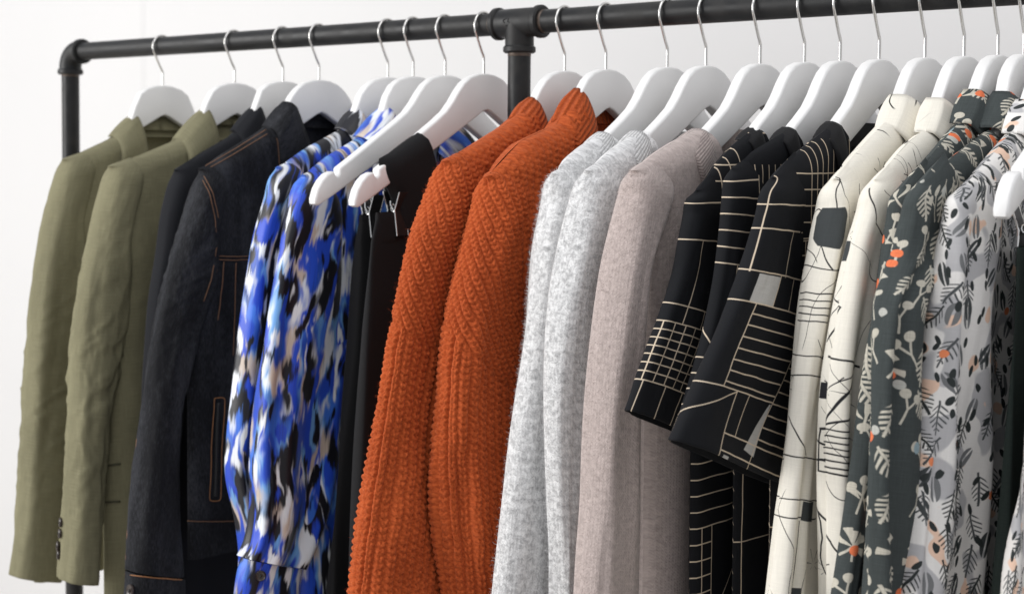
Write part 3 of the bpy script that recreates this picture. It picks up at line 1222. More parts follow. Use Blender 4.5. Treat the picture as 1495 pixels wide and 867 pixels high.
    # --- collar or neck band. top = (a, z) of its free edge at the shoulder, base = (a, z) of its lower edge
    def collar(s, top, base, mat, nT=.016, nB=.022, front=.12, fa=(.02, .05), back=.0, roll=.003, name='collar', half=44, flush=True, uvs=1.0, pw=1.0, crew=False, bulge=.002, basedrop=None, ends=1.0, nback=.16, zp=1.08, nr_=.17):
        s.aT = top[0]
        aT, zT = top
        aB, zB = base
        bd = front if basedrop is None else basedrop
        fq = np.concatenate([-np.linspace(1, 0, half//2, endpoint=False)**1.7, np.linspace(0, 1, half)**1.7])
        sect = []

        def path(a0, n0_, z0, drop, aF):
            f = np.abs(fq)
            fr = fq >= 0
            hf = .0078*np.sin(np.clip(f/.05, 0, 1)*np.pi/2)       # the loop clears the hanger's thickness
            nf = np.sqrt(hf**2+(1-(.0078/n0_)**2)*(n0_*np.sin(np.clip(f/nr_, 0, 1)*np.pi/2)**.9)**2)
            nb = np.maximum(hf*.86, nback*n0_*np.sin(np.clip(f/.6, 0, 1)*np.pi/2)**.8)
            n = np.where(fr, nf, -nb)
            a = np.where(fr, a0+(aF-a0)*f**pw, a0*np.cos(f*np.pi/2))
            z = np.where(fr, z0-drop*f**zp, z0-back*f)
            if crew:
                a = np.where(fr, a0*np.cos(f*np.pi/2), a)
                z = np.where(fr, z0-drop*np.sin(f*np.pi/2)**1.15, z)
            return np.stack([a, n, z], -1)
        Tp = path(aT, nT, zT, front*ends, fa[0])
        Bp = path(aB, nB, zB, bd, fa[1])
        Ip = Tp.copy()
        Ip[:, 1] *= .78
        Ip[:, 0] -= .002
        Ip[:, 2] -= .022
        m = 9
        pts = []
        vs = []
        pts.append(Ip)
        vs.append(-.02)
        up = np.array([0, 0, 1.0])
        for k in range(m):
            w = k/(m-1)
            q = Tp*(1-w)+Bp*w
            b = bulge*math.sin(math.pi*min(1, w*1.0))+roll*(1-(1-min(1, w*3))**2)*.8
            kz = .35 if flush else 1.0
            q = q.copy()
            q[:, 1] += np.sign(fq+1e-9)*b*np.clip(np.abs(fq)/.03, 0, 1)
            q[:, 2] += kz*b*(1-np.clip(np.abs(fq)/.35, 0, 1))
            q[:, 0] += kz*b*.6*(1-np.clip(np.abs(fq)/.35, 0, 1))
            if k == 0:
                q[:, 2] += roll*.4
            pts.append(q)
            vs.append(w*.045)
        e = Bp.copy()
        e[:, 1] *= .84
        e[:, 2] += .001
        pts.append(e)
        vs.append(.047)
        A = np.stack(pts, 1)          # rows along, section across
        ln = np.concatenate([[0], np.cumsum(np.linalg.norm(np.diff((Tp+Bp)/2, axis=0), axis=1))])
        U = np.repeat(ln[:, None], A.shape[1], 1)*uvs
        Vv = np.repeat(np.array(vs)[None], A.shape[0], 0)
        V = s.loc(A[..., 0], A[..., 1]+s.n0, A[..., 2])
        V2 = s.loc(-A[..., 0], A[..., 1]+s.n0, A[..., 2])
        R, C = A.shape[:2]
        f1 = grid_faces(R, C, flip=False)
        f2 = grid_faces(R, C, flip=True)+R*C
        o = mesh_obj(name, np.concatenate([V.reshape(-1, 3), V2.reshape(-1, 3)]), np.concatenate([f1, f2]), mat, s.root,
                     np.concatenate([np.stack([U, Vv], -1).reshape(-1, 2)]*2))
        s.cg = V
        return o

    # --- a thin line sewn on a built surface, given as photo pixels
    def sew(s, V, px, mat, r=.0007, name='stitching', parent=None, lift=.0006, step=5.0, dash=None):
        W = s.wld(V).reshape(-1, 3)
        pj = project(W)
        dep = (W-CO)@CF
        px = np.asarray(px, float)
        L = np.concatenate([[0], np.cumsum(np.hypot(*np.diff(px, axis=0).T))])
        q = np.arange(0, L[-1]+.01, step)
        P = np.stack([np.interp(q, L, px[:, 0]), np.interp(q, L, px[:, 1])], -1)
        pts = []
        for p in P:
            d2 = ((pj-p)**2).sum(1)
            idx = np.argsort(d2)[:10]
            best = idx[d2[idx] < d2[idx[0]]+25]
            near = dep[best].min()
            best = best[dep[best] < near+.02]
            w = 1/(d2[best]+.3)
            v = (V.reshape(-1, 3)[best]*w[:, None]).sum(0)/w.sum()
            tw = CO-s.wld(v)
            tw = tw/np.linalg.norm(tw)
            # slide along the sight line so the seam sits at the wanted place on the cloth
            pts.append(v+tw*lift)
        pts = np.array(pts)
        if len(pts) > 4:
            k = np.array([.25, .5, .25])
            pts[1:-1] = pts[:-2]*.25+pts[1:-1]*.5+pts[2:]*.25
        mb = MB()
        mb.tube(pts, r, 5)
        return mb.build(name, mat, parent or s.root, auto=False)

    def surf(s, V, x, y):
        W = s.wld(V).reshape(-1, 3)
        pj = project(W)
        dep = (W-CO)@CF
        d2 = ((pj-np.array([x, y]))**2).sum(1)
        idx = np.argsort(d2)[:14]
        idx = idx[d2[idx] < d2[idx[0]]+30]
        return V.reshape(-1, 3)[idx[np.argmin(dep[idx])]]

    def button(s, V, x, y, mat, r=.0075, nrm=(0.75, -0.65, 0.05), parent=None):
        c = s.surf(V, x, y)
        mb = MB()
        n = np.asarray(nrm, float)
        n /= np.linalg.norm(n)
        mb.lathe([(r*.8, -.001), (r, .0004), (r, .0016), (r*.86, .0026), (r*.74, .0020), (0.0006, .0018)], c+n*.0006, n, 20)
        u = np.cross(n, [0, 0, 1.0])
        u /= np.linalg.norm(u)
        w = np.cross(n, u)
        o = mb.build('button', mat, parent or s.root)
        mt = MB()
        mt.tube([c+n*.003+u*r*.28, c+n*.0034, c+n*.003-u*r*.28], .0005, 5)
        mt.tube([c+n*.003+w*r*.28, c+n*.0034, c+n*.003-w*r*.28], .0005, 5)
        mt.build('thread', M['pad'], o, auto=False)
        return o

    def fuzz(s, grids, mat, n, length=.005, seed=1, wid=.00011):
        """loose fibres standing off the knit"""
        rg = np.random.default_rng(seed)
        vs = []
        for V, frac, crop in grids:
            R, C = V.shape[:2]
            k = int(n*frac)
            i = rg.integers(1, int((R-2)*crop), k)
            j = rg.integers(1, C-2, k)
            p = V[i, j]+(V[i+1, j+1]-V[i, j])*rg.random((k, 1))
            N = np.cross(V[i+1, j]-V[i-1, j], V[i, j+1]-V[i, j-1])
            N /= np.linalg.norm(N, axis=1)[:, None]+1e-12
            cen = V[i].mean(1)
            flip = np.sign(((p-cen)*N).sum(1))[:, None]
            N = N*np.where(flip == 0, 1, flip)
            dr = N*.75+rg.normal(size=(k, 3))*.55
            dr /= np.linalg.norm(dr, axis=1)[:, None]
            ln = length*(.35+.9*rg.random((k, 1))**2)
            sd = np.cross(dr, rg.normal(size=(k, 3)))
            sd /= np.linalg.norm(sd, axis=1)[:, None]+1e-12
            b = rg.normal(size=(k, 3))*ln*.22
            mid = p+dr*ln*.55+b
            tip = p+dr*ln
            sd = sd*wid
            vs.append(np.stack([p-sd, p+sd, mid+sd*.8, mid-sd*.8, tip+sd*.3, tip-sd*.3], 1))
        v = np.concatenate(vs)
        k = len(v)
        b = (np.arange(k)*6)[:, None]
        f = np.concatenate([b+np.array([[0, 1, 2, 3]]), b+np.array([[3, 2, 4, 5]])])
        o = mesh_obj('fuzz', v.reshape(-1, 3), f, mat, s.root, np.zeros((k*6, 2)))
        o['kind'] = 'stuff'
        return o


# fold recipes: displacement in metres over (angle t, length v, girth u, total L)
def folds(amp, k=1.4, stretch=4.0, seed=0, crump=0.0, elbow=None, grow=0.3, ripple=0.0, kr=3.0):
    def f(T, V, U, L):
        g = grow+(1-grow)*np.clip(V/(.5*L), 0, 1)
        d = amp*fbm(T*k+seed*.37, V*stretch+seed, seed, 2)*g
        if ripple:
            d = d+ripple*np.sin(T*kr+2.2*noise2(T*.5, V*3.0, seed+3)+noise2(V*5, V*0, seed+9)*1.5)*g
        if crump:
            a = fbm(T*2.6+V*8, V*26-T*1.4, seed+5, 3)
            d = d+crump*(np.abs(a)-.4)
        if elbow:
            c, w, am = elbow
            e = np.exp(-((V-c*L)/w)**2)
            r = noise2(T*.9+V*6, V*58+T*1.3, seed+11)
            r2 = noise2(T*.8-V*9, V*44-T*1.8, seed+12)
            d = d+am*e*((1-np.abs(r))**2-.35+.6*(1-np.abs(r2))**2-.2)
        return d
    return f


def bfolds(amp, seed, k=16.0, ky=2.2, crump=0.0):
    def f(a, dz):
        d = amp*fbm(a*k+seed, dz*ky+seed*.3, seed, 2)*np.clip(.3+dz*2.2, 0, 1.2)
        if crump:
            d = d+crump*(np.abs(fbm(a*40+dz*12, dz*36-a*10, seed+3, 3))-.4)
        return d
    return f


def chunky(pitch=.0112, row=.0070, h=.0058, seam=None, h2=.0011, ang=0.62):
    """rib of V stitches; above the seam line the cloth runs on the slant"""
    def st(u, v, pw, rw, hh):
        x = u/pw+noise2(u*9, v*7, 3)*.35+noise2(u*60, v*60, 4)*.10
        uu = x-np.floor(x)-.5
        rid = np.clip(1-np.abs(2*uu)**2.2, 0, 1)
        ph = v/rw+np.abs(uu)*1.15+np.floor(x)*.37
        leg = np.abs(np.sin(np.pi*ph))**.8
        spl = 1-.35*np.exp(-(uu/.10)**2)
        irr = 1+.18*noise2(u*160, v*160, 5)+.08*noise2(u*420, v*420, 6)
        return hh*(rid*(.45+.55*leg)*spl*irr)-hh*.5

    def f(U, V):
        a = st(U, V, pitch, row, h)
        if seam is None:
            return a
        c, s_ = math.cos(ang), math.sin(ang)
        b = st(U*c-V*s_, U*s_+V*c, pitch*.82, row*.86, h*.80)
        ln = seam(U)
        m = sstep(V-ln, -.004, .004)
        groove = -.0016*np.exp(-((V-ln)/.004)**2)
        return b*(1-m)+a*m+groove
    return f


# ============================================================ 1-2 olive blazers
GB = 'olive linen blazers hanging near the rack corner'
g1 = Garment(0, 'linen_blazer', 'olive green linen blazer hanging next to the corner elbow of the rack', 'blazer', GB, -.90)
g1.sleeve([(82, 237, 114, 224), (71, 250, 122, 243), (63, 272, 127, 270), (51, 330, 130, 330), (38, 430, 130, 430), (30, 540, 122, 540), (24, 640, 118, 640), (17, 725, 108, 728), (10, 790, 98, 795), (4, 838, 92, 846)],
          .026, M['linen'], head=.008, fold=folds(.005, 1.3, 5, 3, crump=.0009, elbow=(.60, .13, .0026)), nr=170, nc=80)
RB1 = [(196, 172), (165, 200), (125, 219), (84, 236)]
g1.body(RB1, -.735, M['linen'], t=.022, neck=(.060, .30, 1.0), fold=bfolds(.006, 2, crump=.001))
g1.collar((.050, -.100), (.088, -.133), M['linen'], nT=.018, nB=.030, front=.26, fa=(.004, .104), basedrop=.19, roll=.004)
g2 = Garment(1, 'linen_blazer', 'olive green linen blazer with dark cuff buttons beside the black wool jacket', 'blazer', GB, -.90)
g2.sleeve([(150, 247, 178, 235), (139, 260, 186, 254), (131, 283, 192, 283), (118, 350, 198, 350), (104, 440, 196, 440), (93, 530, 178, 530), (86, 640, 163, 640), (80, 750, 155, 750), (74, 846, 153, 848)],
          .026, M['linen'], head=.008, fold=folds(.005, 1.3, 5, 8, crump=.0009, elbow=(.56, .16, .0029)), nr=170, nc=80)
g2.body([(300, 163), (255, 205), (205, 226), (152, 246)], -.88, M['linen'], t=.022, wmax=.205, neck=(.060, .30, 1.0), fold=bfolds(.006, 5, crump=.001))
g2.collar((.051, -.093), (.100, -.137), M['linen'], nT=.018, nB=.030, front=.26, fa=(.004, .104), basedrop=.19, roll=.004)
for k, y in enumerate((762, 778, 793, 808)):
    g2.button(g2.sl['V'], 82-k*.4, y, M['horn'], .0062, (-.5, -.85, .05))
g2.sew(g2.fp, [(152, 680), (178, 676)], M['lining'], r=.0012, name='pocket_seam')
g2.sew(g2.fp, [(150, 733), (178, 731)], M['lining'], r=.0012, name='pocket_flap_edge')
# ============================================================ 3 black wool jacket
g3 = Garment(2, 'wool_jacket', 'plain black jacket squeezed between olive blazer and dark denim jacket', 'jacket', None, -.85)
g3.sleeve([(248, 253, 270, 238), (239, 267, 282, 262), (233, 290, 290, 290), (224, 370, 296, 370), (214, 440, 290, 440), (207, 540, 280, 540), (202, 650, 270, 650), (197, 760, 265, 760), (192, 860, 262, 860)],
          .020, M['wool'], fold=folds(.003, 1.3, 5, 13), nr=110)
g3.body([(372, 160), (340, 196), (295, 222), (250, 251)], -.80, M['wool'], t=.018, neck=(.060, .2, 1.0), fold=bfolds(.004, 8))
g3.collar((.046, -.090), (.085, -.126), M['wool'], nT=.014, nB=.024, front=.20, fa=(.01, .085))
# ============================================================ 4 denim jacket
g4 = Garment(3, 'denim_jacket', 'dark denim jacket with tan topstitching and a welt pocket', 'jacket', None, -.66)
g4.sleeve([(283, 249, 294, 244), (273, 264, 307, 268), (265, 290, 315, 300), (250, 350, 322, 360), (232, 415, 312, 425), (215, 490, 292, 490), (200, 590, 272, 590), (190, 690, 269, 690), (182, 800, 271, 800), (180, 832, 272, 840)],
          .022, M['denim'], head=.007, fold=folds(.0035, 1.3, 5, 21, crump=.0012, elbow=(.30, .10, .003)), nr=150, nc=72, hem=False)
sl4 = g4.sl
g4.body([(416, 156), (388, 186), (340, 216), (285, 248)], onplane(310, 806, HX[3])[1], M['denim'], t=.019, neck=(.062, .12, 1.0), fold=bfolds(.004, 12, crump=.0008), front=(120, 170))
g4.collar((.058, -.088), (.092, -.121), M['denim'], nT=.016, nB=.023, front=.07, fa=(.026, .084), basedrop=.075, ends=.9)
c4 = g4.cg
g4.sleeve([(179, 834, 273, 842), (178, 856, 273, 864), (176, 880, 272, 890), (174, 915, 270, 924)], .0235, M['denim'], nr=20, nc=48, name='cuff', open_top=True)
for off in (1, 8):
    g4.sew(g4.fp, [(388+off*.2, 188+off), (340, 218+off), (296, 243+off)], M['stitchd'], r=.0006)
for off in (0, 5):
    g4.sew(sl4['V'], [(290+off, 252), (306+off, 282), (314+off, 318), (317+off, 358), (310+off, 402), (298+off, 440)], M['stitchd'], r=.00055)
g4.sew(c4, [(388, 188), (392, 205), (397, 222), (402, 242)], M['stitchd'], r=.00055)
for y in (374, 379):
    g4.sew(g4.fp, [(320, y), (340, y+1), (365, y)], M['stitchd'], r=.0006)
g4.sew(g4.fp, [(327, 382), (324, 420), (318, 470)], M['stitchd'], r=.0006)
g4.sew(g4.fp, [(345, 384), (343, 440), (341, 520)], M['stitchd'], r=.0006)
wp = [(313, 581), (329, 580), (324, 655), (322, 731), (306, 731), (309, 655), (313, 581)]
g4.sew(g4.fp, wp, M['stitch'], r=.0006, name='welt_stitching', step=4)
g4.sew(g4.fp, [(319, 588), (316, 655), (314, 726)], M['pad'], r=.0024, name='welt_pocket', step=4)
g4.sew(g4.fp, [(272, 760), (310, 761), (350, 760)], M['stitchd'], r=.00055)
g4.sew(sl4['V'], [(200, 640), (193, 700), (187, 760), (183, 828)], M['stitch'], r=.0006)
g4.sew(g4.sl['V'], [(181, 838), (210, 841), (240, 843), (270, 846)], M['stitch'], r=.0007)
g4.button(g4.sl['V'], 190, 860, M['horn'], .0075, (-.1, -.95, .1))
# ============================================================ 5-6 blue blouses
GBL = 'blue abstract print blouses'
g5 = Garment(4, 'satin_blouse', 'blue and beige abstract print blouse touching the dark denim jacket', 'blouse', GBL, -.95)
g5.sleeve([(398, 247, 414, 239), (388, 261, 426, 258), (381, 290, 431, 290), (368, 350, 440, 350), (357, 430, 445, 430), (345, 540, 440, 540), (334, 640, 432, 640), (332, 695, 427, 700), (345, 760, 425, 770), (352, 815, 424, 820), (346, 900, 420, 905)],
          .017, M['blue1'], head=.010, fold=folds(.003, 1.6, 5, 31, ripple=.0035, kr=5), nr=150, nc=80)
g5.body([(512, 172), (498, 188), (450, 214), (400, 246)], -.9, M['blue1'], t=.016, neck=(.07, .2, 1.0), fold=bfolds(.006, 22), wmax=.19)
g5.collar((.058, -.098), (.085, -.124), M['blue1'], nT=.014, nB=.020, front=.10, fa=(.02, .05))
g6 = Garment(5, 'satin_blouse', 'vivid blue and black abstract print blouse with buttoned cuff beside black trousers', 'blouse', GBL, -.95)
g6.sleeve([(434, 259, 454, 249), (425, 269, 472, 270), (419, 295, 491, 300), (408, 350, 506, 360), (398, 410, 513, 430), (385, 490, 506, 510), (374, 580, 496, 600), (368, 670, 486, 690), (369, 740, 472, 752), (362, 790, 450, 806), (352, 813, 440, 828)],
          .019, M['blue2'], head=.008, fold=folds(.003, 1.6, 5, 41, ripple=.0045, kr=5), nr=170, nc=96, hem=False)
g6.body([(556, 168), (522, 201), (480, 226), (436, 258)], -.9, M['blue2'], t=.017, neck=(.065, .2, 1.0), fold=bfolds(.007, 29), wmax=.19, uvo=(.2, .1))
g6.collar((.053, -.097), (.097, -.133), M['blue2'], nT=.015, nB=.022, front=.055, fa=(.03, .088), basedrop=.06)
g6.sleeve([(351, 814, 441, 829), (345, 836, 438, 852), (341, 862, 435, 880), (338, 895, 432, 914)], .0205, M['blue2'], nr=20, nc=64, name='cuff', open_top=True, fold=folds(.001, 1.5, 8, 3))
g6.button(g6.sl['V'], 384, 838, M['horn'], .0058, (.62, -.78, .05))
# ============================================================ 7-8 trousers on clip hangers, black top
GT = 'black trousers clipped to the bare hangers'


def trousers(i, label, rows, group, mat, B=.012, clip=(.141, -.21), zb=-1.15, band=None, hx=None):
    g = Garment(i, 'trousers', label, 'trousers', group, zb)
    cl = onplane(rows[0][0], rows[0][1], g.X)
    zt = cl[1]
    # near leg: folded flat, its outer crease towards the viewer
    lg = []
    for x, y in rows:
        a, z = onplane(x, y, g.X)
        lg.append((a, z))
    lg = np.array(lg)
    nr, nc = 120, 48
    z = np.linspace(0, 1, nr)**1.1*(-1.12-zt)+zt
    zz = np.r_[lg[:, 1], -1.13][::-1]
    aa = np.r_[lg[:, 0], lg[-1, 0]+.004][::-1]
    ao = np.interp(z, zz, aa)+.0
    for sg, nm in ((1, 'trouser_leg'), (-1, 'trouser_leg')):
        ai = np.interp(-z, [-zt, -zt+.25, 1.2], [-.004, -.002, .012])
        t = np.linspace(-np.pi, np.pi, nc+1)
        cc, ss = np.sign(np.cos(t))*np.abs(np.cos(t))**.6, np.sign(np.sin(t))*np.abs(np.sin(t))**.6
        ca, A = (ao+ai)/2, (ao-ai)/2
        q = zt-z
        Bz = B*(.55+.45*np.clip(q/.1, 0, 1))
        a = ca[:, None]+A[:, None]*cc[None]
        d = (.0028*np.sin(a*95+noise2(a*9, z[:, None]*2.5, i)*3.0)+.002*fbm(a*22, z[:, None]*3, i+4))*np.clip(q/.06, 0, 1)[:, None]
        n = Bz[:, None]*ss[None]+d*np.sign(ss)[None]
        V = g.loc(sg*a, n, np.repeat(z[:, None], nc+1, 1))
        U = np.repeat((t/np.pi*.2)[None], nr, 0)
        mesh_obj(nm, V, grid_faces(nr, nc+1, flip=sg < 0), mat, g.root, np.stack([U, np.repeat(q[:, None], nc+1, 1)], -1))
        if sg > 0:
            g.leg = V
    # waistband, a flattened ring round the top
    wb = []
    wo = ao[0]+.0015
    for k in range(9):
        w = k/8
        t = np.linspace(-np.pi, np.pi, 61)
        cc, ss = np.sign(np.cos(t))*np.abs(np.cos(t))**.25, np.sign(np.sin(t))*np.abs(np.sin(t))**.6
        rr = (1-.25*(k in (0, 8)))
        wb.append(np.stack([B*.62*rr*ss, -(wo*cc), np.full_like(t, zt+.002-.036*w-zb)], -1))
    wb = np.array(wb)
    mesh_obj('waistband', wb, grid_faces(9, 61), mat, g.root, np.stack(np.meshgrid(np.linspace(0, .8, 61), np.linspace(0, .04, 9)), -1))
    return g, zt


tr7, zt7 = trousers(6, 'black trousers clipped to the fully bare notched hanger beside blue blouse', [(527, 316), (522, 350), (512, 500), (496, 660), (480, 867)], GT, M['black'], B=.011)
tr8, zt8 = trousers(7, 'black trousers clipped beneath the black sleeveless top', [(551, 313), (543, 350), (532, 480), (522, 640), (510, 867)], GT, M['black'], B=.011)
g8 = Garment(7, 'sleeveless_top', 'black sleeveless top with its wide strap over a notched white hanger', 'top', None, -.80)


def w8(z):
    return np.interp(-np.asarray(z), [.155, .19, .26, .34, .40, .9], [.176, .160, .140, .150, .175, .19])


g8.body([(609, 194), (592, 206), (572, 221), (553, 232)], -.78, M['black'], t=.0165, neck=(.116, .16, 2.0), wnear=w8, wfar=.19, fold=bfolds(.002, 33), rise=.020, n0=.0, front=(110, 120), backdrop=.05)
# ============================================================ 9-10 rust sweaters
GO = 'chunky rust orange knits'


def seam9(U):
    return .175+.35*np.maximum(U, -.05)


g9 = Garment(8, 'chunky_sweater', 'rust orange chunky ribbed sweater pressed against the black trousers', 'sweater', GO, -.90)
g9.sleeve([(640, 239, 660, 228), (629, 255, 670, 250), (616, 290, 677, 292), (601, 335, 683, 340), (586, 400, 688, 410), (572, 470, 691, 480), (560, 540, 690, 550), (546, 630, 682, 640), (533, 710, 670, 715), (521, 790, 662, 790), (512, 867, 656, 867), (505, 940, 650, 940), (500, 990, 646, 990)],
          .024, M['orange'], nr=520, nc=250, fold=folds(.006, 1.0, 4.5, 51), relief=chunky(seam=seam9), cap=.030, Bend=.028)
g9.body([(770, 155), (740, 181), (690, 212), (642, 238)], -.85, M['orange'], t=.022, neck=(.075, .26, 1.0), fold=bfolds(.004, 41), front=(220, 330), relief=chunky(.0098, .0066, .0062), wmax=.21)
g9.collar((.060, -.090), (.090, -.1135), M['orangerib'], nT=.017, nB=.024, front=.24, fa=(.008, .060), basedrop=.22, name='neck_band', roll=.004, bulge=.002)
g10 = Garment(9, 'chunky_cardigan', 'rust orange chunky cardigan with open button band beside pale grey sweater', 'cardigan', GO, -.90)


def seam10(U):
    return .165+.55*np.maximum(U, -.03)


g10.sleeve([(702, 263, 722, 248), (691, 279, 733, 275), (683, 310, 738, 312), (672, 360, 743, 370), (658, 430, 748, 440), (648, 500, 756, 510), (642, 570, 758, 580), (639, 650, 752, 660), (640, 720, 747, 730), (645, 800, 744, 800), (650, 867, 742, 867), (652, 940, 738, 940), (652, 990, 735, 990)],
           .025, M['orange'], nr=520, nc=240, fold=folds(.008, 1.1, 6.0, 58), relief=chunky(seam=seam10), cap=.030, Bend=.028)
g10.body([(840, 138), (812, 181), (760, 206), (704, 262)], -.85, M['orange'], t=.024, neck=(.07, .26, 1.0), fold=bfolds(.005, 47), front=(240, 330), relief=chunky(.0098, .0066, .0062), wmax=.21)
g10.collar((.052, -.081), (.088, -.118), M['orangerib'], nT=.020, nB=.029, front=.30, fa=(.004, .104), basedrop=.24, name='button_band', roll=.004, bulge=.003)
# ============================================================ 11-13 fine knits
GG = 'pale grey knitted sweaters'
g11 = Garment(10, 'knit_sweater', 'pale grey fuzzy knit sweater touching the rust cardigan', 'sweater', GG, -.90)
g11.sleeve([(801, 257, 818, 247), (794, 267, 826, 264), (786, 300, 829, 302), (777, 345, 830, 350), (770, 420, 832, 430), (764, 490, 836, 500), (754, 570, 836, 580), (744, 650, 832, 660), (735, 740, 828, 740), (727, 820, 824, 820), (721, 880, 820, 880), (715, 950, 816, 950), (711, 1000, 812, 1000)],
           .020, M['grey'], fold=folds(.005, 1.3, 4, 61, ripple=.002, kr=3), nr=170, nc=80)
g11.body([(872, 199), (860, 206), (830, 228), (803, 256)], -.85, M['grey'], t=.018, neck=(.120, .085, 2.4), fold=bfolds(.006, 51), wmax=.20)
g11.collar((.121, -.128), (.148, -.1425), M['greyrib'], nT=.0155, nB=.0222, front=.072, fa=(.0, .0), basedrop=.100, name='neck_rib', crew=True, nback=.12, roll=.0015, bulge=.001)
g12 = Garment(11, 'knit_sweater', 'pale grey fuzzy knit sweater touching the taupe sweater', 'sweater', GG, -.90)
g12.sleeve([(850, 253, 866, 242), (839, 269, 874, 266), (830, 300, 874, 303), (820, 350, 871, 355), (808, 430, 868, 440), (801, 510, 869, 520), (799, 580, 866, 590), (800, 650, 860, 660), (802, 720, 850, 728), (805, 800, 842, 800), (806, 880, 836, 880), (806, 950, 834, 950)],
           .019, M['grey'], fold=folds(.004, 1.3, 4, 67), nr=170, nc=80, Bend=.012)
g12.body([(922, 198), (908, 208), (880, 229), (852, 252)], -.85, M['grey'], t=.018, neck=(.130, .085, 2.4), fold=bfolds(.007, 57), wmax=.20)
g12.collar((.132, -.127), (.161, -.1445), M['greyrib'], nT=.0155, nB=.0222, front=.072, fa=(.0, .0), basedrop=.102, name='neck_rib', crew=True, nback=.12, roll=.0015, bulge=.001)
g13 = Garment(12, 'knit_sweater', 'taupe fine knit sweater with ribbed crew neck', 'sweater', None, -.90)
g13.sleeve([(918, 253, 934, 241), (909, 263, 940, 263), (903, 285, 938, 290), (895, 330, 934, 336), (884, 400, 930, 410), (873, 490, 926, 500), (865, 580, 924, 590), (861, 660, 923, 670), (858, 740, 923, 740), (852, 820, 922, 820), (849, 880, 922, 880), (846, 950, 920, 950), (844, 1000, 918, 1000)],
           .0205, M['taupe'], fold=folds(.004, 1.3, 4, 71), nr=170, nc=80)
g13.body([(1008, 194), (988, 204), (950, 228), (920, 252)], -.80, M['taupe'], t=.019, neck=(.122, .090, 2.4), fold=bfolds(.010, 63, k=13), wmax=.20, front=(120, 150))
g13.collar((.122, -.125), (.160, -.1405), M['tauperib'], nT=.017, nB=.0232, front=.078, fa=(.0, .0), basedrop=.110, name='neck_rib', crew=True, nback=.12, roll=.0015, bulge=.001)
# ============================================================ 14-16 black block print shirts
GK = 'black block print short sleeved shirts'
g14 = Garment(13, 'print_shirt', 'black shirt whose short sleeve ends in a small fine grid', 'shirt', GK, -.85)
g14.sleeve([(1014, 282, 1024, 269), (1004, 291, 1035, 287), (999, 314, 1042, 316), (993, 350, 1048, 354), (986, 400, 1052, 420), (966, 465, 1046, 492), (941, 530, 1023, 562), (915, 597, 1003, 634)],
           .0125, M['grida'], fold=folds(.004, 1.2, 7, 73, crump=.0008), nr=110, nc=64)
g14.body([(1092, 194), (1072, 210), (1045, 240), (1016, 280)], -.80, M['gridc'], t=.0115, neck=(.10, .10, 2.0), fold=bfolds(.005, 71), wmax=.20)
g14.collar((.104, -.124), (.126, -.136), M['black'], nT=.012, nB=.016, front=.09, fa=(.0, .0), name='neck_binding', crew=True, nback=.12, roll=.0015, bulge=.001)
g15 = Garment(14, 'print_shirt', 'black grid printed shirt squeezed between two other black print shirts', 'shirt', GK, -.85)
g15.sleeve([(1066, 248, 1076, 240), (1059, 261, 1084, 258), (1056, 290, 1090, 292), (1053, 340, 1096, 346), (1047, 400, 1098, 410), (1034, 470, 1090, 490), (1016, 540, 1072, 565), (998, 600, 1058, 630)],
           .011, M['gridd'], fold=folds(.002, 1.3, 5, 79), nr=100, nc=56)
g15.body([(1146, 192), (1126, 204), (1096, 222), (1068, 247)], -.80, M['gridf'], t=.010, neck=(.105, .10, 2.0), fold=bfolds(.004, 77), wmax=.19)
g15.collar((.109, -.124), (.132, -.136), M['black'], nT=.011, nB=.015, front=.09, fa=(.0, .0), name='neck_binding', crew=True, nback=.12, roll=.0015, bulge=.001)
g16 = Garment(15, 'print_shirt', 'black shirt whose wide sleeve shows a pale square and slanted pale bar', 'shirt', GK, -.85)
g16.sleeve([(1124, 264, 1137, 248), (1114, 279, 1147, 274), (1107, 305, 1151, 308), (1096, 350, 1155, 358), (1081, 405, 1160, 425), (1061, 460, 1162, 490), (1036, 520, 1156, 556), (1009, 580, 1148, 632), (983, 641, 1137, 708)],
           .0135, M['gridb'], fold=folds(.005, 1.2, 7, 83, crump=.0008), nr=120, nc=72)
g16.body([(1208, 187), (1186, 205), (1156, 228), (1126, 262)], -.80, M['gride'], t=.0125, neck=(.098, .12, 2.0), fold=bfolds(.005, 83), wmax=.20, uvo=(.05, .02))
g16.collar((.102, -.119), (.126, -.134), M['black'], nT=.013, nB=.017, front=.10, fa=(.0, .0), name='neck_binding', crew=True, nback=.12, roll=.0015, bulge=.001)
# ============================================================ 17-18 cream shirts
GC = 'cream sketch print shirts'
g17 = Garment(16, 'print_shirt', 'cream sketch print shirt with dark lozenge at the shoulder, next to black shirts', 'shirt', GC, -.85)
g17.sleeve([(1214, 266, 1226, 251), (1205, 279, 1236, 274), (1199, 310, 1240, 312), (1188, 380, 1240, 385), (1176, 450, 1232, 455), (1165, 530, 1224, 535), (1156, 610, 1215, 615), (1147, 690, 1209, 690), (1138, 760, 1206, 760), (1130, 830, 1205, 830), (1122, 890, 1205, 890), (1115, 960, 1203, 960)],
           .016, M['cream1'], fold=folds(.0045, 1.6, 3.2, 91, ripple=.0045, kr=3.4, grow=.45), nr=150, nc=72)
g17.body([(1284, 186), (1266, 205), (1240, 234), (1216, 264)], -.80, M['cream1'], t=.015, neck=(.092, .12, 1.3), fold=bfolds(.009, 91, k=24), wmax=.20)
g17.collar((.066, -.094), (.096, -.126), M['cream1'], nT=.019, nB=.023, front=.085, fa=(.012, .050), basedrop=.105, roll=.0015, bulge=.0015, zp=1.45, nr_=.30, nback=.25)
g18 = Garment(17, 'print_shirt', 'cream sketch print shirt next to the dark green floral shirts', 'shirt', GC, -.85)
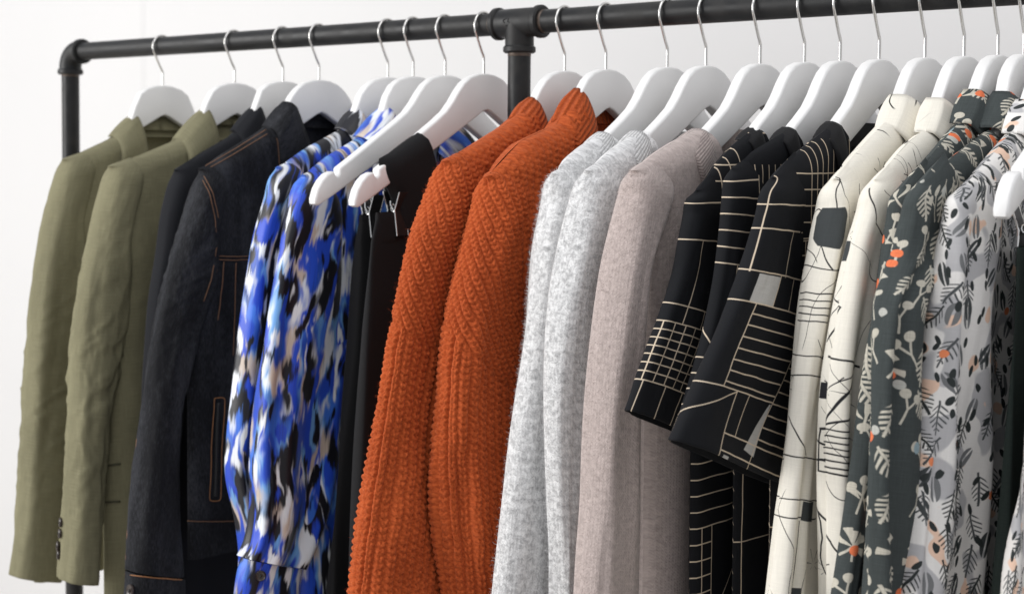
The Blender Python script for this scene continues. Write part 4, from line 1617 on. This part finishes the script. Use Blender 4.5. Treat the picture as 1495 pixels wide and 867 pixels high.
g18.sleeve([(1274, 266, 1287, 251), (1264, 281, 1296, 275), (1257, 310, 1300, 312), (1246, 350, 1300, 356), (1233, 420, 1290, 426), (1221, 490, 1280, 497), (1211, 560, 1270, 565), (1206, 640, 1262, 645), (1205, 720, 1257, 720), (1205, 800, 1254, 800), (1205, 870, 1252, 870), (1205, 950, 1250, 950)],
           .014, M['cream2'], fold=folds(.0045, 1.6, 3.2, 97, ripple=.0045, kr=3.4, grow=.45), nr=150, nc=72)
g18.body([(1346, 192), (1326, 208), (1300, 236), (1276, 264)], -.80, M['cream2'], t=.013, neck=(.092, .12, 1.3), fold=bfolds(.009, 97, k=24), wmax=.20)
g18.collar((.074, -.098), (.098, -.129), M['cream2'], nT=.016, nB=.020, front=.085, fa=(.012, .050), basedrop=.105, roll=.0015, bulge=.0015, zp=1.45, nr_=.30, nback=.25)
# ============================================================ 19-20 green floral shirts
GF = 'dark green floral print shirts'
g19 = Garment(18, 'print_shirt', 'dark green floral shirt beside the cream print shirts', 'shirt', GF, -.85)
g19.sleeve([(1314, 278, 1330, 257), (1306, 289, 1344, 282), (1301, 320, 1351, 320), (1294, 370, 1353, 375), (1284, 440, 1347, 445), (1274, 520, 1337, 525), (1266, 600, 1330, 605), (1257, 680, 1320, 680), (1247, 760, 1310, 760), (1237, 830, 1300, 830), (1228, 890, 1290, 890), (1220, 960, 1285, 960)],
           .013, M['green1'], fold=folds(.0045, 1.6, 3.2, 101, ripple=.0045, kr=3.4, grow=.45), nr=150, nc=72)
g19.body([(1394, 186), (1372, 212), (1344, 244), (1316, 276)], -.80, M['green1'], t=.012, neck=(.092, .12, 1.3), fold=bfolds(.009, 101, k=24), wmax=.20)
g19.collar((.068, -.091), (.097, -.121), M['green1'], nT=.016, nB=.019, front=.085, fa=(.012, .050), basedrop=.105, roll=.0015, bulge=.0015, zp=1.45, nr_=.30, nback=.25)
g20 = Garment(19, 'print_shirt', 'dark green floral shirt beside the white leaf print blouse', 'shirt', GF, -.85)
g20.sleeve([(1342, 270, 1358, 249), (1332, 285, 1370, 274), (1325, 320, 1376, 320), (1316, 365, 1372, 370), (1301, 405, 1354, 410), (1287, 445, 1338, 450), (1279, 520, 1330, 525), (1275, 590, 1328, 595), (1270, 670, 1326, 670), (1267, 740, 1325, 740), (1266, 820, 1324, 820), (1265, 880, 1323, 880), (1264, 950, 1321, 950)],
           .012, M['green2'], fold=folds(.0045, 1.6, 3.2, 107, ripple=.0045, kr=3.4, grow=.45), nr=150, nc=72)
g20.body([(1446, 188), (1420, 206), (1380, 238), (1344, 268)], -.80, M['green2'], t=.011, neck=(.088, .12, 1.3), fold=bfolds(.009, 107, k=24), wmax=.20, uvo=(.11, .07))
g20.collar((.060, -.093), (.090, -.125), M['green2'], nT=.015, nB=.018, front=.085, fa=(.012, .050), basedrop=.105, roll=.0015, bulge=.0015, zp=1.45, nr_=.30, nback=.25)
# ============================================================ 21 white floral blouse
g21 = Garment(20, 'floral_blouse', 'white and grey leaf print blouse beside the dark green floral shirts', 'blouse', None, -.85)
g21.sleeve([(1400, 281, 1418, 260), (1391, 291, 1436, 282), (1385, 320, 1442, 320), (1378, 380, 1441, 385), (1371, 450, 1434, 455), (1364, 530, 1428, 535), (1356, 620, 1424, 625), (1350, 700, 1420, 700), (1343, 780, 1415, 780), (1336, 860, 1408, 860), (1330, 940, 1400, 940)],
           .013, M['white1'], fold=folds(.004, 1.6, 4, 111, ripple=.0055, kr=4.5, grow=.5), nr=150, nc=80)
g21.body([(1474, 196), (1450, 224), (1424, 252), (1402, 280)], -.80, M['white1'], t=.012, neck=(.100, .12, 1.3), fold=bfolds(.011, 111, k=26), wmax=.20)
g21.collar((.076, -.101), (.108, -.130), M['white1'], nT=.014, nB=.018, front=.085, fa=(.012, .050), basedrop=.105, roll=.0015, bulge=.0015, zp=1.45, nr_=.30, nback=.25)
# ============================================================ 22-23 trousers on the right
tr22, zt22 = trousers(21, 'dark green trousers clipped to the bare hanger beside the white leaf blouse', [(1487, 365), (1484, 420), (1476, 560), (1468, 700), (1456, 867)], 'trousers clipped beside the leaf print blouse', M['darkgreen'], B=.006)
tr23, zt23 = trousers(22, 'white leaf print trousers with orange flecks clipped to a bare hanger', [(1532, 368), (1524, 460), (1508, 590), (1488, 720), (1470, 867)], 'trousers clipped beside the leaf print blouse', M['white2'], B=.006)

# fuzz on the knits
for g, m, n, ln in ((g9, 'orange', 9000, .0055), (g10, 'orange', 9000, .0055), (g11, 'grey', 34000, .0042), (g12, 'grey', 34000, .0042), (g13, 'taupe', 16000, .0028)):
    g.fuzz([(g.sl['V'], .62, .97), (g.fp, .38, .8)], M[m], n, ln, seed=g.seed)

# ------------------------------------------------------------------ hangers with their labels
HL = ['white wooden hanger holding the olive blazer next to the corner elbow', 'white wooden hanger holding the olive blazer with cuff buttons',
      'white wooden hanger holding the plain black jacket', 'white wooden hanger holding the dark denim jacket',
      'white wooden hanger holding the blue and beige blouse', 'white wooden hanger holding the vivid blue blouse',
      'white wooden clip hanger with bare arm beside the blue blouse', 'white wooden clip hanger with black strap over its arm',
      'white wooden hanger holding the rust orange sweater', 'white wooden hanger holding the rust orange cardigan',
      'white wooden hanger holding the grey sweater next to the cardigan', 'white wooden hanger holding the grey sweater next to the taupe one',
      'white wooden hanger holding the taupe sweater', 'white wooden hanger holding the black shirt with fine grid sleeve',
      'white wooden hanger holding the middle black print shirt', 'white wooden hanger holding the black shirt with pale square',
      'white wooden hanger holding the cream shirt with dark lozenge', 'white wooden hanger holding the cream shirt next to green florals',
      'white wooden hanger holding the green floral shirt next to cream shirts', 'white wooden hanger holding the green floral shirt next to leaf blouse',
      'white wooden hanger holding the white leaf print blouse', 'white wooden clip hanger above the dark green trousers',
      'white wooden clip hanger above the white leaf trousers']
WORN.update({i: g for i, g in zip([0, 1, 2, 3, 4, 5]+list(range(8, 21)), (g1, g2, g3, g4, g5, g6, g9, g10, g11, g12, g13, g14, g15, g16, g17, g18, g19, g20, g21))})
hangers = [hanger(i, HL[i], -.06 if i > 20 else 0.0) for i in range(len(HX))]


def clips(h, zt, ca, B):
    """steel bar with two spring clips under a hanger"""
    MB().tube([(0, -a, z) for a, z in ((-.150, -.172), (-.150, -.198), (-.146, -.203), (.146, -.203), (.150, -.198), (.150, -.172))], .0014, 8).build('clip_bar', M['chrome'], h)
    for sg in (1, -1):
        y = -sg*ca
        c = MB()
        for s in (1, -1):
            # plate: flared above, closing on the waistband
            n = s*np.array([.0115, .0045, B+.0012])
            z = np.array([zt+.024, zt+.004, zt-.024])
            for k in range(2):
                c.add([(n[k], y-.009, z[k]), (n[k], y+.009, z[k]), (n[k+1], y+.009, z[k+1]), (n[k+1], y-.009, z[k+1]),
                       (n[k]+s*.0012, y-.009, z[k]), (n[k]+s*.0012, y+.009, z[k]), (n[k+1]+s*.0012, y+.009, z[k+1]), (n[k+1]+s*.0012, y-.009, z[k+1])],
                      [(0, 1, 2, 3), (7, 6, 5, 4), (0, 4, 5, 1), (1, 5, 6, 2), (2, 6, 7, 3), (3, 7, 4, 0)])
        cl = c.build('clip', M['plate'], h, smooth=False)
        lip = MB()
        for s in (1, -1):
            for e in (-.009, .009):
                lip.tube([(s*.0122, y+e, zt+.024), (s*.0052, y+e, zt+.004), (s*(B+.0020), y+e, zt-.024)], .0009, 6)
        lip.build('clip_edge', M['chrome'], cl)
        sp = MB()
        q = np.linspace(0, 1, 40)
        sp.tube(np.stack([.0042*np.cos(q*8*np.pi), y-.007+.014*q, zt+.006+.0042*np.sin(q*8*np.pi)], -1), .0008, 6)
        sp.tube([(0, y-.010, -.203), (0, y-.010, zt+.010), (.003, y-.009, zt+.004), (.004, y+.009, zt+.004), (0, y+.010, zt+.010), (0, y+.010, -.203)], .0011, 6)
        sp.build('spring', M['chrome'], cl)


clips(hangers[6], zt7, .128, .007)
clips(hangers[7], zt8, .150, .007)
clips(hangers[21], zt22, .15, .004)
clips(hangers[22], zt23, .15, .004)
